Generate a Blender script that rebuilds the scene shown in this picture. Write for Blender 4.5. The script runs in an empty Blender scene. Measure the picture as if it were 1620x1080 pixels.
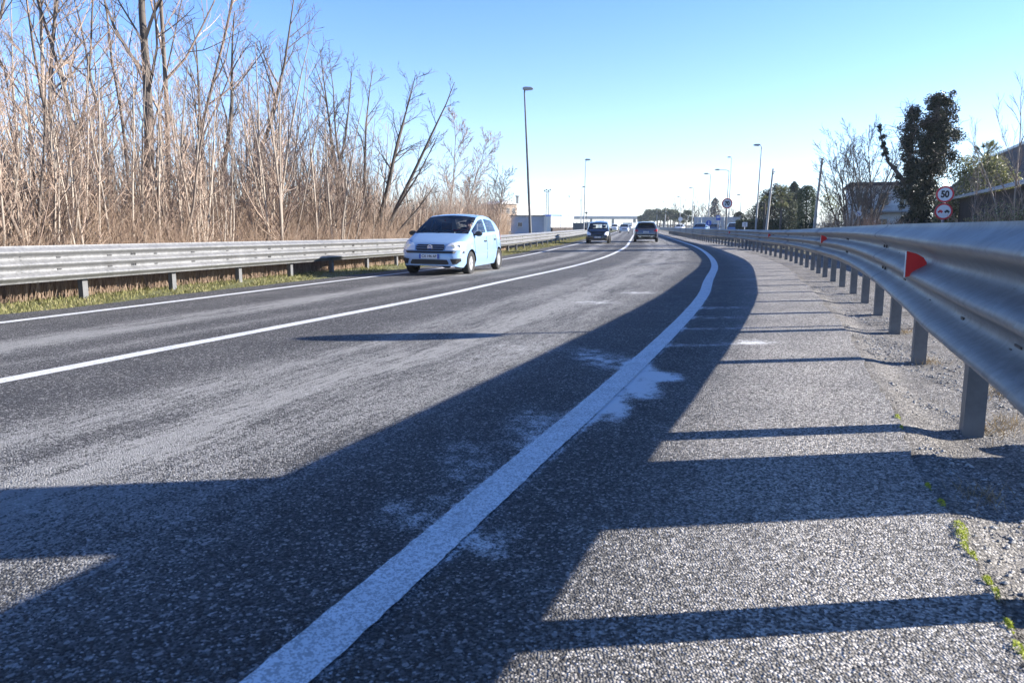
import bpy, bmesh, math, random
import numpy as np
from mathutils import Vector, Matrix
from mathutils.bvhtree import BVHTree

R = math.radians
SC = bpy.context.scene
COL = SC.collection
PI = math.pi

# ---------------------------------------------------------------- camera, sky, sun, exposure
CAMZ = 0.94
cam_d = bpy.data.cameras.new('camera')
cam = bpy.data.objects.new('camera', cam_d)
COL.objects.link(cam)
cam.location = (0, 0, CAMZ)
cam.rotation_euler = (R(90 - 8.63), 0, 0)
cam_d.sensor_width = 36.0
cam_d.lens = 26.67
cam_d.clip_start = 0.05
cam_d.clip_end = 6000
SC.camera = cam
cam_d.dof.use_dof = True
cam_d.dof.focus_distance = 8.0
cam_d.dof.aperture_fstop = 7.0

SUN_EL, SUN_AZ = 19.7, 84.3            # azimuth clockwise from +Y (straight ahead): the sun stands to the right
world = bpy.data.worlds.new('World')
SC.world = world
world.use_nodes = True
wn = world.node_tree
bg = wn.nodes['Background']
sky = wn.nodes.new('ShaderNodeTexSky')
sky.sky_type = 'NISHITA'
sky.sun_disc = False
sky.sun_elevation = R(SUN_EL)
sky.sun_rotation = R(SUN_AZ)
sky.air_density = 1.0
sky.dust_density = 0.0
sky.ozone_density = 2.5
# winter-clear sky: deeper blue overhead, pale cyan toward the horizon
w_tc = wn.nodes.new('ShaderNodeTexCoord')
w_sp = wn.nodes.new('ShaderNodeSeparateXYZ')
wn.links.new(w_tc.outputs['Generated'], w_sp.inputs[0])
w_rp = wn.nodes.new('ShaderNodeValToRGB')
w_el = w_rp.color_ramp.elements
w_el.new(0.4); w_el.new(0.5)
for e_, (p_, c_) in zip(w_el, ((0.0, (1.30, 1.48, 2.1, 1)), (0.12, (1.34, 1.42, 1.86, 1)), (0.29, (1.0, 1.28, 1.85, 1)), (0.50, (0.33, 0.62, 1.14, 1)))):
    e_.position = p_; e_.color = c_
wn.links.new(w_sp.outputs[2], w_rp.inputs[0])
w_mx = wn.nodes.new('ShaderNodeMix'); w_mx.data_type = 'RGBA'; w_mx.blend_type = 'MULTIPLY'; w_mx.inputs[0].default_value = 1.0
wn.links.new(sky.outputs[0], w_mx.inputs[6]); wn.links.new(w_rp.outputs[0], w_mx.inputs[7])
wn.links.new(w_mx.outputs[2], bg.inputs[0])
bg.inputs[1].default_value = 0.058

sun_v = Vector((math.sin(R(SUN_AZ)) * math.cos(R(SUN_EL)), math.cos(R(SUN_AZ)) * math.cos(R(SUN_EL)), math.sin(R(SUN_EL))))
sl = bpy.data.lights.new('sun', 'SUN')
sl.energy = 5.0
sl.angle = R(0.5)
sl.color = (1.0, 0.94, 0.86)
so = bpy.data.objects.new('sun', sl)
so.rotation_euler = (-sun_v).to_track_quat('-Z', 'Y').to_euler()
COL.objects.link(so)

SC.view_settings.view_transform = 'Standard'
SC.view_settings.look = 'None'
SC.view_settings.gamma = 1.0
SC.view_settings.exposure = 1.6
SC.cycles.max_bounces = 6
SC.cycles.transparent_max_bounces = 12


# ---------------------------------------------------------------- helpers: objects and labels
def tag(o, label=None, cat=None, group=None, kind=None):
    if label: o['label'] = label
    if cat: o['category'] = cat
    if group: o['group'] = group
    if kind: o['kind'] = kind
    return o


def empty(name, loc=(0, 0, 0), rz=0.0):
    o = bpy.data.objects.new(name, None)
    COL.objects.link(o)
    o.location = loc
    o.rotation_euler = (0, 0, rz)
    o.empty_display_size = 0.2
    return o


class MB:
    """collects verts and faces with a material slot index per face"""
    def __init__(s):
        s.v, s.f, s.m = [], [], []

    def add(s, v, f, mi=0):
        k = len(s.v)
        s.v.extend([tuple(p) for p in v])
        s.f.extend([tuple(i + k for i in q) for q in f])
        s.m.extend([mi] * len(f))

    def box(s, c, d, rz=0, mi=0, ry=0):
        M = Matrix.Translation(c) @ Matrix.Rotation(rz, 4, 'Z') @ Matrix.Rotation(ry, 4, 'Y')
        v = [M @ Vector((x * d[0] / 2, y * d[1] / 2, z * d[2] / 2)) for x in (-1, 1) for y in (-1, 1) for z in (-1, 1)]
        s.add(v, [(0, 1, 3, 2), (4, 6, 7, 5), (0, 4, 5, 1), (2, 3, 7, 6), (0, 2, 6, 4), (1, 5, 7, 3)], mi)

    def tube(s, pts, rad, n=6, mi=0, cap=True):
        pts = [Vector(p) for p in pts]
        m = len(pts)
        if not hasattr(rad, '__len__'): rad = [rad] * m
        t = (pts[1] - pts[0]).normalized()
        a = t.orthogonal().normalized()
        vs, fs = [], []
        for i in range(m):
            if 0 < i < m - 1: t = (pts[i + 1] - pts[i - 1])
            elif i: t = pts[i] - pts[i - 1]
            if t.length < 1e-9: t = Vector((0, 0, 1))
            t = t.normalized()
            a = (a - t * a.dot(t))
            a = a.normalized() if a.length > 1e-6 else t.orthogonal().normalized()
            b = t.cross(a)
            for k in range(n):
                w = 2 * PI * k / n
                vs.append(pts[i] + (a * math.cos(w) + b * math.sin(w)) * rad[i])
        for i in range(m - 1):
            for k in range(n):
                k2 = (k + 1) % n
                fs.append((i * n + k, i * n + k2, (i + 1) * n + k2, (i + 1) * n + k))
        if cap:
            fs.append(tuple(range(n - 1, -1, -1)))
            fs.append(tuple(range((m - 1) * n, m * n)))
        s.add(vs, fs, mi)

    def prism(s, poly, axis, a, b, mi=0):
        """poly of 2D points extruded between a and b along axis ('x','y','z')"""
        def P(u, v, w):
            return {'x': (w, u, v), 'y': (u, w, v), 'z': (u, v, w)}[axis]
        n = len(poly)
        v = [P(p[0], p[1], a) for p in poly] + [P(p[0], p[1], b) for p in poly]
        f = [tuple(range(n)), tuple(range(2 * n - 1, n - 1, -1))] + [(i, (i + 1) % n, n + (i + 1) % n, n + i) for i in range(n)]
        s.add(v, f, mi)

    def build(s, name, mats, parent=None, smooth=False, fix=True):
        me = bpy.data.meshes.new(name)
        me.from_pydata(s.v, [], s.f)
        if not isinstance(mats, (list, tuple)): mats = [mats]
        for m in mats: me.materials.append(m)
        if len(mats) > 1: me.polygons.foreach_set('material_index', s.m)
        if fix and len(s.f) < 60000:
            bm = bmesh.new(); bm.from_mesh(me)
            bmesh.ops.recalc_face_normals(bm, faces=bm.faces)
            bm.to_mesh(me); bm.free()
        if smooth:
            me.polygons.foreach_set('use_smooth', [True] * len(me.polygons))
        me.update()
        o = bpy.data.objects.new(name, me)
        COL.objects.link(o)
        if parent: o.parent = parent
        return o


def copy_tree(o, parent=None):
    c = o.copy()
    COL.objects.link(c)
    if parent: c.parent = parent
    for ch in list(o.children): copy_tree(ch, c)
    return c


def auto_smooth(o, deg=35):
    me = o.data
    me.polygons.foreach_set('use_smooth', [True] * len(me.polygons))
    bm = bmesh.new(); bm.from_mesh(me)
    for e in bm.edges:
        if len(e.link_faces) == 2 and e.calc_face_angle(0) > R(deg): e.smooth = False
    bm.to_mesh(me); bm.free()
    return o


# ---------------------------------------------------------------- helpers: materials
def new_mat(name):
    m = bpy.data.materials.new(name)
    m.use_nodes = True
    nt = m.node_tree
    return m, nt, nt.nodes['Principled BSDF']


def N(nt, typ, **kw):
    n = nt.nodes.new('ShaderNode' + typ)
    for k, v in kw.items():
        if k.startswith('i_'):
            key = k[2:]
            n.inputs[int(key) if key.isdigit() else key].default_value = v
        else: setattr(n, k, v)
    return n


def ramp(nt, src, stops):
    r = nt.nodes.new('ShaderNodeValToRGB')
    el = r.color_ramp.elements
    while len(el) < len(stops): el.new(0.5)
    for e, (p, c) in zip(el, stops):
        e.position = p
        e.color = c if len(c) == 4 else (*c, 1)
    nt.links.new(src, r.inputs[0])
    return r


def math_n(nt, op, a, b=None, clamp=False):
    n = nt.nodes.new('ShaderNodeMath'); n.operation = op; n.use_clamp = clamp
    for i, v in enumerate((a, b)):
        if v is None: continue
        if isinstance(v, (int, float)): n.inputs[i].default_value = v
        else: nt.links.new(v, n.inputs[i])
    return n.outputs[0]


def mixc(nt, fac, a, b, mode='MIX'):
    n = nt.nodes.new('ShaderNodeMix'); n.data_type = 'RGBA'; n.blend_type = mode
    for k, v in ((0, fac), (6, a), (7, b)):
        if hasattr(v, 'links') or isinstance(v, bpy.types.NodeSocket): nt.links.new(v, n.inputs[k])
        elif isinstance(v, (int, float)): n.inputs[k].default_value = v
        else: n.inputs[k].default_value = (*v, 1) if len(v) == 3 else v
    return n.outputs[2]


def simple(name, col, rough=0.6, metal=0.0, var=0.0, scale=8.0, coat=0.0, spec=0.5, bump=0.0):
    m, nt, b = new_mat(name)
    b.inputs['Base Color'].default_value = (*col, 1)
    b.inputs['Roughness'].default_value = rough
    b.inputs['Metallic'].default_value = metal
    b.inputs['Coat Weight'].default_value = coat
    b.inputs['Specular IOR Level'].default_value = spec
    if var or bump:
        tc = N(nt, 'TexCoord')
        no = N(nt, 'TexNoise', i_Scale=scale, i_Detail=5.0, i_Roughness=0.65)
        nt.links.new(tc.outputs['Object'], no.inputs['Vector'])
        if var:
            c0 = tuple(max(0, c * (1 - var)) for c in col); c1 = tuple(min(1, c * (1 + var)) for c in col)
            r = ramp(nt, no.outputs['Fac'], [(0.3, c0), (0.7, c1)])
            nt.links.new(r.outputs[0], b.inputs['Base Color'])
        if bump:
            bp = N(nt, 'Bump', i_Strength=bump, i_Distance=0.02)
            nt.links.new(no.outputs['Fac'], bp.inputs['Height'])
            nt.links.new(bp.outputs[0], b.inputs['Normal'])
    return m


def leafy(name, c0, c1, rough=0.6, trans=0.0, c2=None):
    """foliage / bark: colour varies from piece to piece"""
    m, nt, b = new_mat(name)
    g = N(nt, 'NewGeometry')
    st = [(0.0, c0), (0.75 if c2 else 1.0, c1)]
    if c2: st.append((1.0, c2))
    r = ramp(nt, g.outputs['Random Per Island'], st)
    nt.links.new(r.outputs[0], b.inputs['Base Color'])
    b.inputs['Roughness'].default_value = rough
    if trans:
        t = N(nt, 'BsdfTranslucent')
        nt.links.new(r.outputs[0], t.inputs[0])
        mx = N(nt, 'MixShader', i_0=trans)
        nt.links.new(b.outputs[0], mx.inputs[1]); nt.links.new(t.outputs[0], mx.inputs[2])
        nt.links.new(mx.outputs[0], nt.nodes['Material Output'].inputs[0])
    return m


def glass_mat(name, tint=(0.5, 0.56, 0.58), refl=1.0):
    m, nt, b = new_mat(name)
    nt.nodes.remove(b)
    t = N(nt, 'BsdfTransparent'); t.inputs[0].default_value = (*tint, 1)
    g = N(nt, 'BsdfGlossy'); g.inputs['Roughness'].default_value = 0.02
    fr = N(nt, 'Fresnel', i_IOR=1.5)
    f = math_n(nt, 'MULTIPLY', fr.outputs[0], refl, True)
    mx = N(nt, 'MixShader')
    nt.links.new(f, mx.inputs[0]); nt.links.new(t.outputs[0], mx.inputs[1]); nt.links.new(g.outputs[0], mx.inputs[2])
    nt.links.new(mx.outputs[0], nt.nodes['Material Output'].inputs[0])
    return m


# ---------------------------------------------------------------- the lie of the land
_EY = np.array([-30, -6, 0.0, 1.46, 2.60, 4.50, 7.03, 10.83, 13.77, 19.02, 29.97, 39.38, 56.59, 72.66, 110, 376, 1600])
_EX = np.array([-14.0, -3.3, -1.06, -0.49, -0.07, 0.63, 1.52, 2.74, 3.56, 5.06, 7.70, 9.60, 12.45, 15.0, 20.9, 62.9, 256.3])
_M = np.zeros(len(_EY))
_d = np.diff(_EX) / np.diff(_EY)
_M[1:-1] = (_d[:-1] * np.diff(_EY)[1:] + _d[1:] * np.diff(_EY)[:-1]) / (np.diff(_EY)[1:] + np.diff(_EY)[:-1])
_M[0], _M[-1] = _d[0], _d[-1]


def hermite(KX, KY, M, t):
    t = np.asarray(t, float)
    i = np.clip(np.searchsorted(KX, t) - 1, 0, len(KX) - 2)
    h = KX[i + 1] - KX[i]
    s = (t - KX[i]) / h
    return ((2 * s**3 - 3 * s**2 + 1) * KY[i] + (s**3 - 2 * s**2 + s) * h * M[i] + (-2 * s**3 + 3 * s**2) * KY[i + 1] + (s**3 - s**2) * h * M[i + 1])


def edge_x(y):                       # x of the right edge line at distance y
    return hermite(_EY, _EX, _M, y)


def ss(a, b, t):
    t = np.clip((np.asarray(t, float) - a) / (b - a), 0, 1)
    return t * t * (3 - 2 * t)


def gz(x, y):                        # height of the ground (banked curve, dropping a little ahead)
    u = np.clip(np.asarray(x, float) - edge_x(np.clip(y, -30, 1500)), -13.2, 5.6)
    return 0.011 * u * (1 - ss(28, 66, y)) - 0.17 * ss(3.8, 33, y)


def G(x, y): return float(gz(x, y))


def pu(u, y, dz=0.0):                # point at lateral offset u from the edge line
    x = float(edge_x(y)) + u
    return (x, y, G(x, y) + dz)


def at(px, d):                       # x of something seen at photo column px, d metres ahead
    return (px - 810.0) / 1200.0 * d


def hgt(py, d):                      # height of something seen at photo row py, d metres ahead
    return CAMZ + (358.0 - py) / 1200.0 * d


def table(T):
    a = np.array(T, float)
    return lambda y: np.interp(y, a[:, 0], a[:, 1])


left_u = table([(-30, -7.4), (25, -7.42), (40, -7.45), (56, -6.9), (100, -6.8)])
centre_u = table([(-30, -4.04), (6, -4.02), (12, -3.88), (33, -3.92), (48, -3.8), (113, -3.35)])
rail_u = table([(-30, 1.75), (1, 1.82), (3.1, 1.85), (5.2, 1.92), (8, 2.03), (14, 2.25), (25, 2.42), (40, 2.25), (58, 1.85), (90, 1.7)])
_lrx = table([(-30, -16.5), (0, -9.1), (11.46, -6.48), (19.3, -4.6), (27, -2.55), (35.1, -0.6), (48.6, 2.2), (62, 4.8), (90, 9.1)])


def lrail_u(y):
    return float(_lrx(y) - edge_x(y)) if y < 88 else -8.75 + 0 * y


def rows(a, b, s0=0.05, grow=0.012):
    y, out = a, []
    while y < b:
        out.append(y)
        y += s0 + grow * max(0, y - 6)
    out.append(b)
    return out


def fbm1(x, seed=0, octv=4, s=1.0):
    v, a, rs = 0.0, 1.0, random.Random(seed)
    for o in range(octv):
        ph = rs.uniform(0, 100)
        v += a * math.sin(x * s * 2**o * 1.7 + ph + 1.3 * math.sin(x * s * 2**o * 0.63 + ph * 2))
        a *= 0.5
    return v / 2


rnd = random.Random(11)

# ---------------------------------------------------------------- materials of the setting
def asphalt_mat():
    m, nt, b = new_mat('asphalt')
    L = nt.links.new
    tc = N(nt, 'TexCoord')
    ob = tc.outputs['Object']
    uv = N(nt, 'UVMap'); uv.uv_map = 'UVMap'
    sp = N(nt, 'SeparateXYZ'); L(uv.outputs[0], sp.inputs[0])
    U, V = sp.outputs[0], sp.outputs[1]
    xy = N(nt, 'SeparateXYZ'); L(ob, xy.inputs[0])
    X, Y = xy.outputs[0], xy.outputs[1]
    # chippings
    vo = N(nt, 'TexVoronoi', i_Scale=150.0); vo.feature = 'F1'
    L(ob, vo.inputs['Vector'])
    chip = N(nt, 'SeparateColor'); L(vo.outputs['Color'], chip.inputs[0])
    vo2 = N(nt, 'TexVoronoi', i_Scale=75.0); L(ob, vo2.inputs['Vector'])
    chip2 = N(nt, 'SeparateColor'); L(vo2.outputs['Color'], chip2.inputs[0])
    n1 = N(nt, 'TexNoise', i_Scale=1.3, i_Detail=6.0, i_Roughness=0.6); L(ob, n1.inputs['Vector'])
    n2 = N(nt, 'TexNoise', i_Scale=26.0, i_Detail=4.0, i_Roughness=0.7); L(ob, n2.inputs['Vector'])
    base = ramp(nt, chip.outputs[0], [(0.0, (0.014, 0.014, 0.015)), (0.5, (0.060, 0.060, 0.061)), (0.9, (0.152, 0.151, 0.151)), (1.0, (0.50, 0.49, 0.48))])
    base.color_ramp.interpolation = 'LINEAR'
    # the shoulder beyond the line is coarser, greyer chippings
    shc = ramp(nt, chip.outputs[0], [(0.0, (0.030, 0.028, 0.027)), (0.5, (0.205, 0.195, 0.182)), (0.85, (0.52, 0.495, 0.46)), (1.0, (0.75, 0.71, 0.66))])
    shm = N(nt, 'MapRange', i_1=0.25, i_2=1.0); L(U, shm.inputs[0])
    shm.interpolation_type = 'SMOOTHSTEP'
    col = mixc(nt, shm.outputs[0], base.outputs[0], shc.outputs[0])
    # rare bright stones
    br = math_n(nt, 'GREATER_THAN', chip2.outputs[1], 0.965)
    col = mixc(nt, math_n(nt, 'MULTIPLY', br, 0.55), col, (0.5, 0.49, 0.47))
    # broad tone
    tone = ramp(nt, n1.outputs['Fac'], [(0.3, (0.72, 0.72, 0.73)), (0.7, (1.22, 1.2, 1.18))])
    col = mixc(nt, 1.0, col, tone.outputs[0], 'MULTIPLY')
    # dust lying in long tracks
    mp = N(nt, 'Mapping'); mp.inputs['Scale'].default_value = (1.6, 0.22, 1.0); L(uv.outputs[0], mp.inputs[0])
    n3 = N(nt, 'TexNoise', i_Scale=1.6, i_Detail=7.0, i_Roughness=0.68); L(mp.outputs[0], n3.inputs['Vector'])
    mp4 = N(nt, 'Mapping'); mp4.inputs['Scale'].default_value = (9.0, 1.4, 1.0); L(uv.outputs[0], mp4.inputs[0])
    n4 = N(nt, 'TexNoise', i_Scale=2.6, i_Detail=6.0, i_Roughness=0.7); L(mp4.outputs[0], n4.inputs['Vector'])

    def band(src, c, w):                       # soft bump of width w round c
        d = math_n(nt, 'DIVIDE', math_n(nt, 'SUBTRACT', src, c), w)
        e = math_n(nt, 'MULTIPLY', math_n(nt, 'MULTIPLY', d, d), -1.0)
        return math_n(nt, 'EXPONENT', e)
    tracks = math_n(nt, 'MULTIPLY', band(U, -1.75, 0.40), 1.0)
    for c, w, k in ((-5.6, 0.42, 1.1), (-2.5, 0.35, 0.7), (-4.55, 0.22, 0.55), (-1.0, 0.35, 0.6), (-6.95, 0.22, 0.35)):
        tracks = math_n(nt, 'ADD', tracks, math_n(nt, 'MULTIPLY', band(U, c, w), k))
    breakup = ramp(nt, n3.outputs['Fac'], [(0.30, (0, 0, 0)), (0.52, (1, 1, 1))])
    tm = math_n(nt, 'MULTIPLY', tracks, breakup.outputs[0])
    tm = math_n(nt, 'MULTIPLY', tm, ramp(nt, n4.outputs['Fac'], [(0.32, (0.3, 0.3, 0.3)), (0.55, (1, 1, 1))]).outputs[0])
    tm = math_n(nt, 'MULTIPLY', math_n(nt, 'SUBTRACT', math_n(nt, 'MULTIPLY', tm, 1.22), math_n(nt, 'MULTIPLY', chip.outputs[1], 0.85)), 2.8, True)
    col = mixc(nt, math_n(nt, 'MULTIPLY', tm, 0.66), col, (0.37, 0.362, 0.34))
    # pale powder spilled round the edge line
    pw = None
    for cx, cy, rx, ry, k in ((-0.36, 2.42, 0.15, 0.18, 0.55), (-0.05, 2.16, 0.12, 0.13, 0.62), (-0.20, 3.02, 0.15, 0.45, 0.52), (0.08, 3.55, 0.16, 0.50, 0.58), (0.42, 3.70, 0.16, 0.35, 0.40),
                              (0.53, 3.95, 0.09, 0.24, 1.3), (0.74, 4.36, 0.12, 0.28, 1.45), (0.98, 4.70, 0.11, 0.17, 1.3), (0.86, 4.95, 0.10, 0.40, 1.0), (0.62, 5.35, 0.20, 0.55, 0.6), (1.5, 6.0, 0.4, 0.13, 0.55), (1.98, 6.15, 0.24, 0.20, 0.7), (2.2, 7.9, 0.5, 0.22, 0.5),
                              (1.9, 7.0, 0.6, 0.14, 0.55), (2.5, 8.9, 0.6, 0.22, 0.55), (0.05, 6.0, 0.7, 0.6, 0.42), (1.1, 9.8, 0.45, 0.5, 0.6), (-0.4, 5.3, 0.5, 0.35, 0.3), (-2.3, 13.4, 0.8, 0.5, 0.3), (-4.1, 6.0, 0.7, 0.25, 0.4), (1.9, 11.3, 0.5, 0.4, 0.6)):
        dx = math_n(nt, 'DIVIDE', math_n(nt, 'SUBTRACT', X, cx), rx)
        dy = math_n(nt, 'DIVIDE', math_n(nt, 'SUBTRACT', Y, cy), ry)
        e = math_n(nt, 'ADD', math_n(nt, 'MULTIPLY', dx, dx), math_n(nt, 'MULTIPLY', dy, dy))
        e = math_n(nt, 'MULTIPLY', math_n(nt, 'EXPONENT', math_n(nt, 'MULTIPLY', e, -1.0)), k * 1.3)
        pw = e if pw is None else math_n(nt, 'ADD', pw, e)
    # dust thrown off the edge line itself, ragged along both sides
    au = math_n(nt, 'ABSOLUTE', math_n(nt, 'ADD', U, -0.01))
    fr_ = math_n(nt, 'MULTIPLY', band(au, 0.075, 0.022), 0.42)
    pw = math_n(nt, 'ADD', pw, fr_)
    pw = math_n(nt, 'ADD', pw, math_n(nt, 'MULTIPLY', band(au, 0.08, 0.13), 0.17))
    mp5 = N(nt, 'Mapping'); mp5.inputs['Scale'].default_value = (5.0, 4.5, 1.0); L(ob, mp5.inputs[0])
    n5 = N(nt, 'TexNoise', i_Scale=1.7, i_Detail=8.0, i_Roughness=0.72); L(mp5.outputs[0], n5.inputs['Vector'])
    pm = math_n(nt, 'MULTIPLY', pw, ramp(nt, n5.outputs['Fac'], [(0.26, (0.10, 0.10, 0.10)), (0.70, (1.0, 1.0, 1.0))]).outputs[0])
    n6 = N(nt, 'TexNoise', i_Scale=210.0, i_Detail=3.0, i_Roughness=0.8); L(ob, n6.inputs['Vector'])
    st_ = math_n(nt, 'ADD', math_n(nt, 'MULTIPLY', chip.outputs[2], 0.40), math_n(nt, 'MULTIPLY', math_n(nt, 'SUBTRACT', n6.outputs['Fac'], 0.25), 1.1))
    pm = math_n(nt, 'MULTIPLY', math_n(nt, 'SUBTRACT', math_n(nt, 'MULTIPLY', pm, 1.3), st_), 2.1, True)
    col = mixc(nt, math_n(nt, 'MULTIPLY', pm, 0.9), col, (0.86, 0.87, 0.87))
    # far away single stones no longer show: the mean tone, without the sparkle
    L(col, b.inputs['Base Color'])
    b.inputs['Roughness'].default_value = 0.8
    b.inputs['Specular IOR Level'].default_value = 0.35
    hgtn = math_n(nt, 'ADD', math_n(nt, 'MULTIPLY', math_n(nt, 'SUBTRACT', 1.0, vo.outputs['Distance']), 1.0), math_n(nt, 'MULTIPLY', n2.outputs['Fac'], 0.9))
    bp = N(nt, 'Bump', i_Strength=1.0, i_Distance=0.009)
    L(hgtn, bp.inputs['Height'])
    L(math_n(nt, 'SUBTRACT', 1.0, math_n(nt, 'MULTIPLY', math_n(nt, 'MAXIMUM', tm, pm), 0.45)), bp.inputs['Strength'])
    L(bp.outputs[0], b.inputs['Normal'])
    return m


def paint_mat(name, wear, tone=0.78):
    m, nt, b = new_mat(name)
    L = nt.links.new
    tc = N(nt, 'TexCoord'); ob = tc.outputs['Object']
    vo = N(nt, 'TexVoronoi', i_Scale=190.0); L(ob, vo.inputs['Vector'])
    ch = N(nt, 'SeparateColor'); L(vo.outputs['Color'], ch.inputs[0])
    n1 = N(nt, 'TexNoise', i_Scale=5.0, i_Detail=9.0, i_Roughness=0.75); L(ob, n1.inputs['Vector'])
    n2 = N(nt, 'TexNoise', i_Scale=55.0, i_Detail=4.0, i_Roughness=0.7); L(ob, n2.inputs['Vector'])
    pc = ramp(nt, n1.outputs['Fac'], [(0.3, (tone * 0.74, tone * 0.76, tone * 0.75)), (0.52, (tone * 0.9, tone * 0.91, tone * 0.9)), (0.7, (tone, tone, tone))])
    # hairline cracks and chips worn through
    cr = N(nt, 'TexVoronoi', i_Scale=3.2); cr.feature = 'DISTANCE_TO_EDGE'
    wv = N(nt, 'TexNoise', i_Scale=7.0, i_Detail=4.0); L(ob, wv.inputs['Vector'])
    mp = mixc(nt, 0.12, ob, wv.outputs['Color']); L(mp, cr.inputs['Vector'])
    crack = ramp(nt, cr.outputs['Distance'], [(0.0, (1, 1, 1)), (0.012, (0, 0, 0))])
    gate = ramp(nt, n1.outputs['Fac'], [(0.42, (1, 1, 1)), (0.5, (0, 0, 0))])
    k = math_n(nt, 'MULTIPLY', crack.outputs[0], math_n(nt, 'MULTIPLY', gate.outputs[0], 0.55))
    worn = ramp(nt, math_n(nt, 'ADD', math_n(nt, 'MULTIPLY', ch.outputs[0], 0.5), n2.outputs['Fac']), [(1.0 - wear - 0.08, (0, 0, 0)), (1.0 - wear, (1, 1, 1))])
    col = mixc(nt, math_n(nt, 'MULTIPLY', worn.outputs[0], 0.5), pc.outputs[0], (0.10, 0.10, 0.10))
    col = mixc(nt, k, col, (0.12, 0.12, 0.12))
    L(col, b.inputs['Base Color'])
    b.inputs['Roughness'].default_value = 0.7
    bp = N(nt, 'Bump', i_Strength=0.35, i_Distance=0.004)
    L(vo.outputs['Distance'], bp.inputs['Height']); L(bp.outputs[0], b.inputs['Normal'])
    return m


def soil_mat(name, stops, s1=0.5, s2=30.0, bump=0.6, dist=0.02):
    m, nt, b = new_mat(name)
    L = nt.links.new
    tc = N(nt, 'TexCoord'); ob = tc.outputs['Object']
    a = N(nt, 'TexNoise', i_Scale=s1, i_Detail=8.0, i_Roughness=0.7); L(ob, a.inputs['Vector'])
    c = N(nt, 'TexNoise', i_Scale=s2, i_Detail=6.0, i_Roughness=0.75); L(ob, c.inputs['Vector'])
    mx = math_n(nt, 'ADD', math_n(nt, 'MULTIPLY', a.outputs['Fac'], 0.55), math_n(nt, 'MULTIPLY', c.outputs['Fac'], 0.45))
    r = ramp(nt, mx, stops)
    L(r.outputs[0], b.inputs['Base Color'])
    b.inputs['Roughness'].default_value = 0.9
    bp = N(nt, 'Bump', i_Strength=bump, i_Distance=dist)
    L(c.outputs['Fac'], bp.inputs['Height']); L(bp.outputs[0], b.inputs['Normal'])
    return m


def rail_mat(name, base, dark=0.7):
    m, nt, b = new_mat(name)
    L = nt.links.new
    tc = N(nt, 'TexCoord'); ob = tc.outputs['Object']
    mp = N(nt, 'Mapping'); mp.inputs['Scale'].default_value = (1.0, 1.0, 1.6); L(ob, mp.inputs[0])
    a = N(nt, 'TexNoise', i_Scale=2.3, i_Detail=7.0, i_Roughness=0.65); L(mp.outputs[0], a.inputs['Vector'])
    c = N(nt, 'TexVoronoi', i_Scale=34.0); L(ob, c.inputs['Vector'])
    sc = N(nt, 'SeparateColor'); L(c.outputs['Color'], sc.inputs[0])
    mx = math_n(nt, 'ADD', math_n(nt, 'MULTIPLY', a.outputs['Fac'], 0.72), math_n(nt, 'MULTIPLY', sc.outputs[0], 0.28))
    r = ramp(nt, mx, [(0.3, tuple(x * dark * 0.95 for x in base)), (0.62, base)])
    # rusty and grimy runs
    d = N(nt, 'TexNoise', i_Scale=6.0, i_Detail=8.0, i_Roughness=0.75); L(ob, d.inputs['Vector'])
    gr = ramp(nt, d.outputs['Fac'], [(0.60, (0, 0, 0)), (0.74, (1, 1, 1))])
    col = mixc(nt, math_n(nt, 'MULTIPLY', gr.outputs[0], 0.28), r.outputs[0], (0.20, 0.17, 0.13))
    mq = N(nt, 'Mapping'); mq.inputs['Scale'].default_value = (11.0, 11.0, 1.1); L(ob, mq.inputs[0])
    e = N(nt, 'TexNoise', i_Scale=1.0, i_Detail=6.0, i_Roughness=0.7); L(mq.outputs[0], e.inputs['Vector'])
    stn = ramp(nt, e.outputs['Fac'], [(0.50, (0, 0, 0)), (0.68, (1, 1, 1))])
    col = mixc(nt, math_n(nt, 'MULTIPLY', stn.outputs[0], 0.42), col, tuple(x * 0.45 for x in base))
    L(col, b.inputs['Base Color'])
    b.inputs['Metallic'].default_value = 0.0
    b.inputs['Specular IOR Level'].default_value = 0.6
    rr = ramp(nt, a.outputs['Fac'], [(0.3, (0.42,) * 3), (0.7, (0.6,) * 3)])
    L(rr.outputs[0], b.inputs['Roughness'])
    return m


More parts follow.
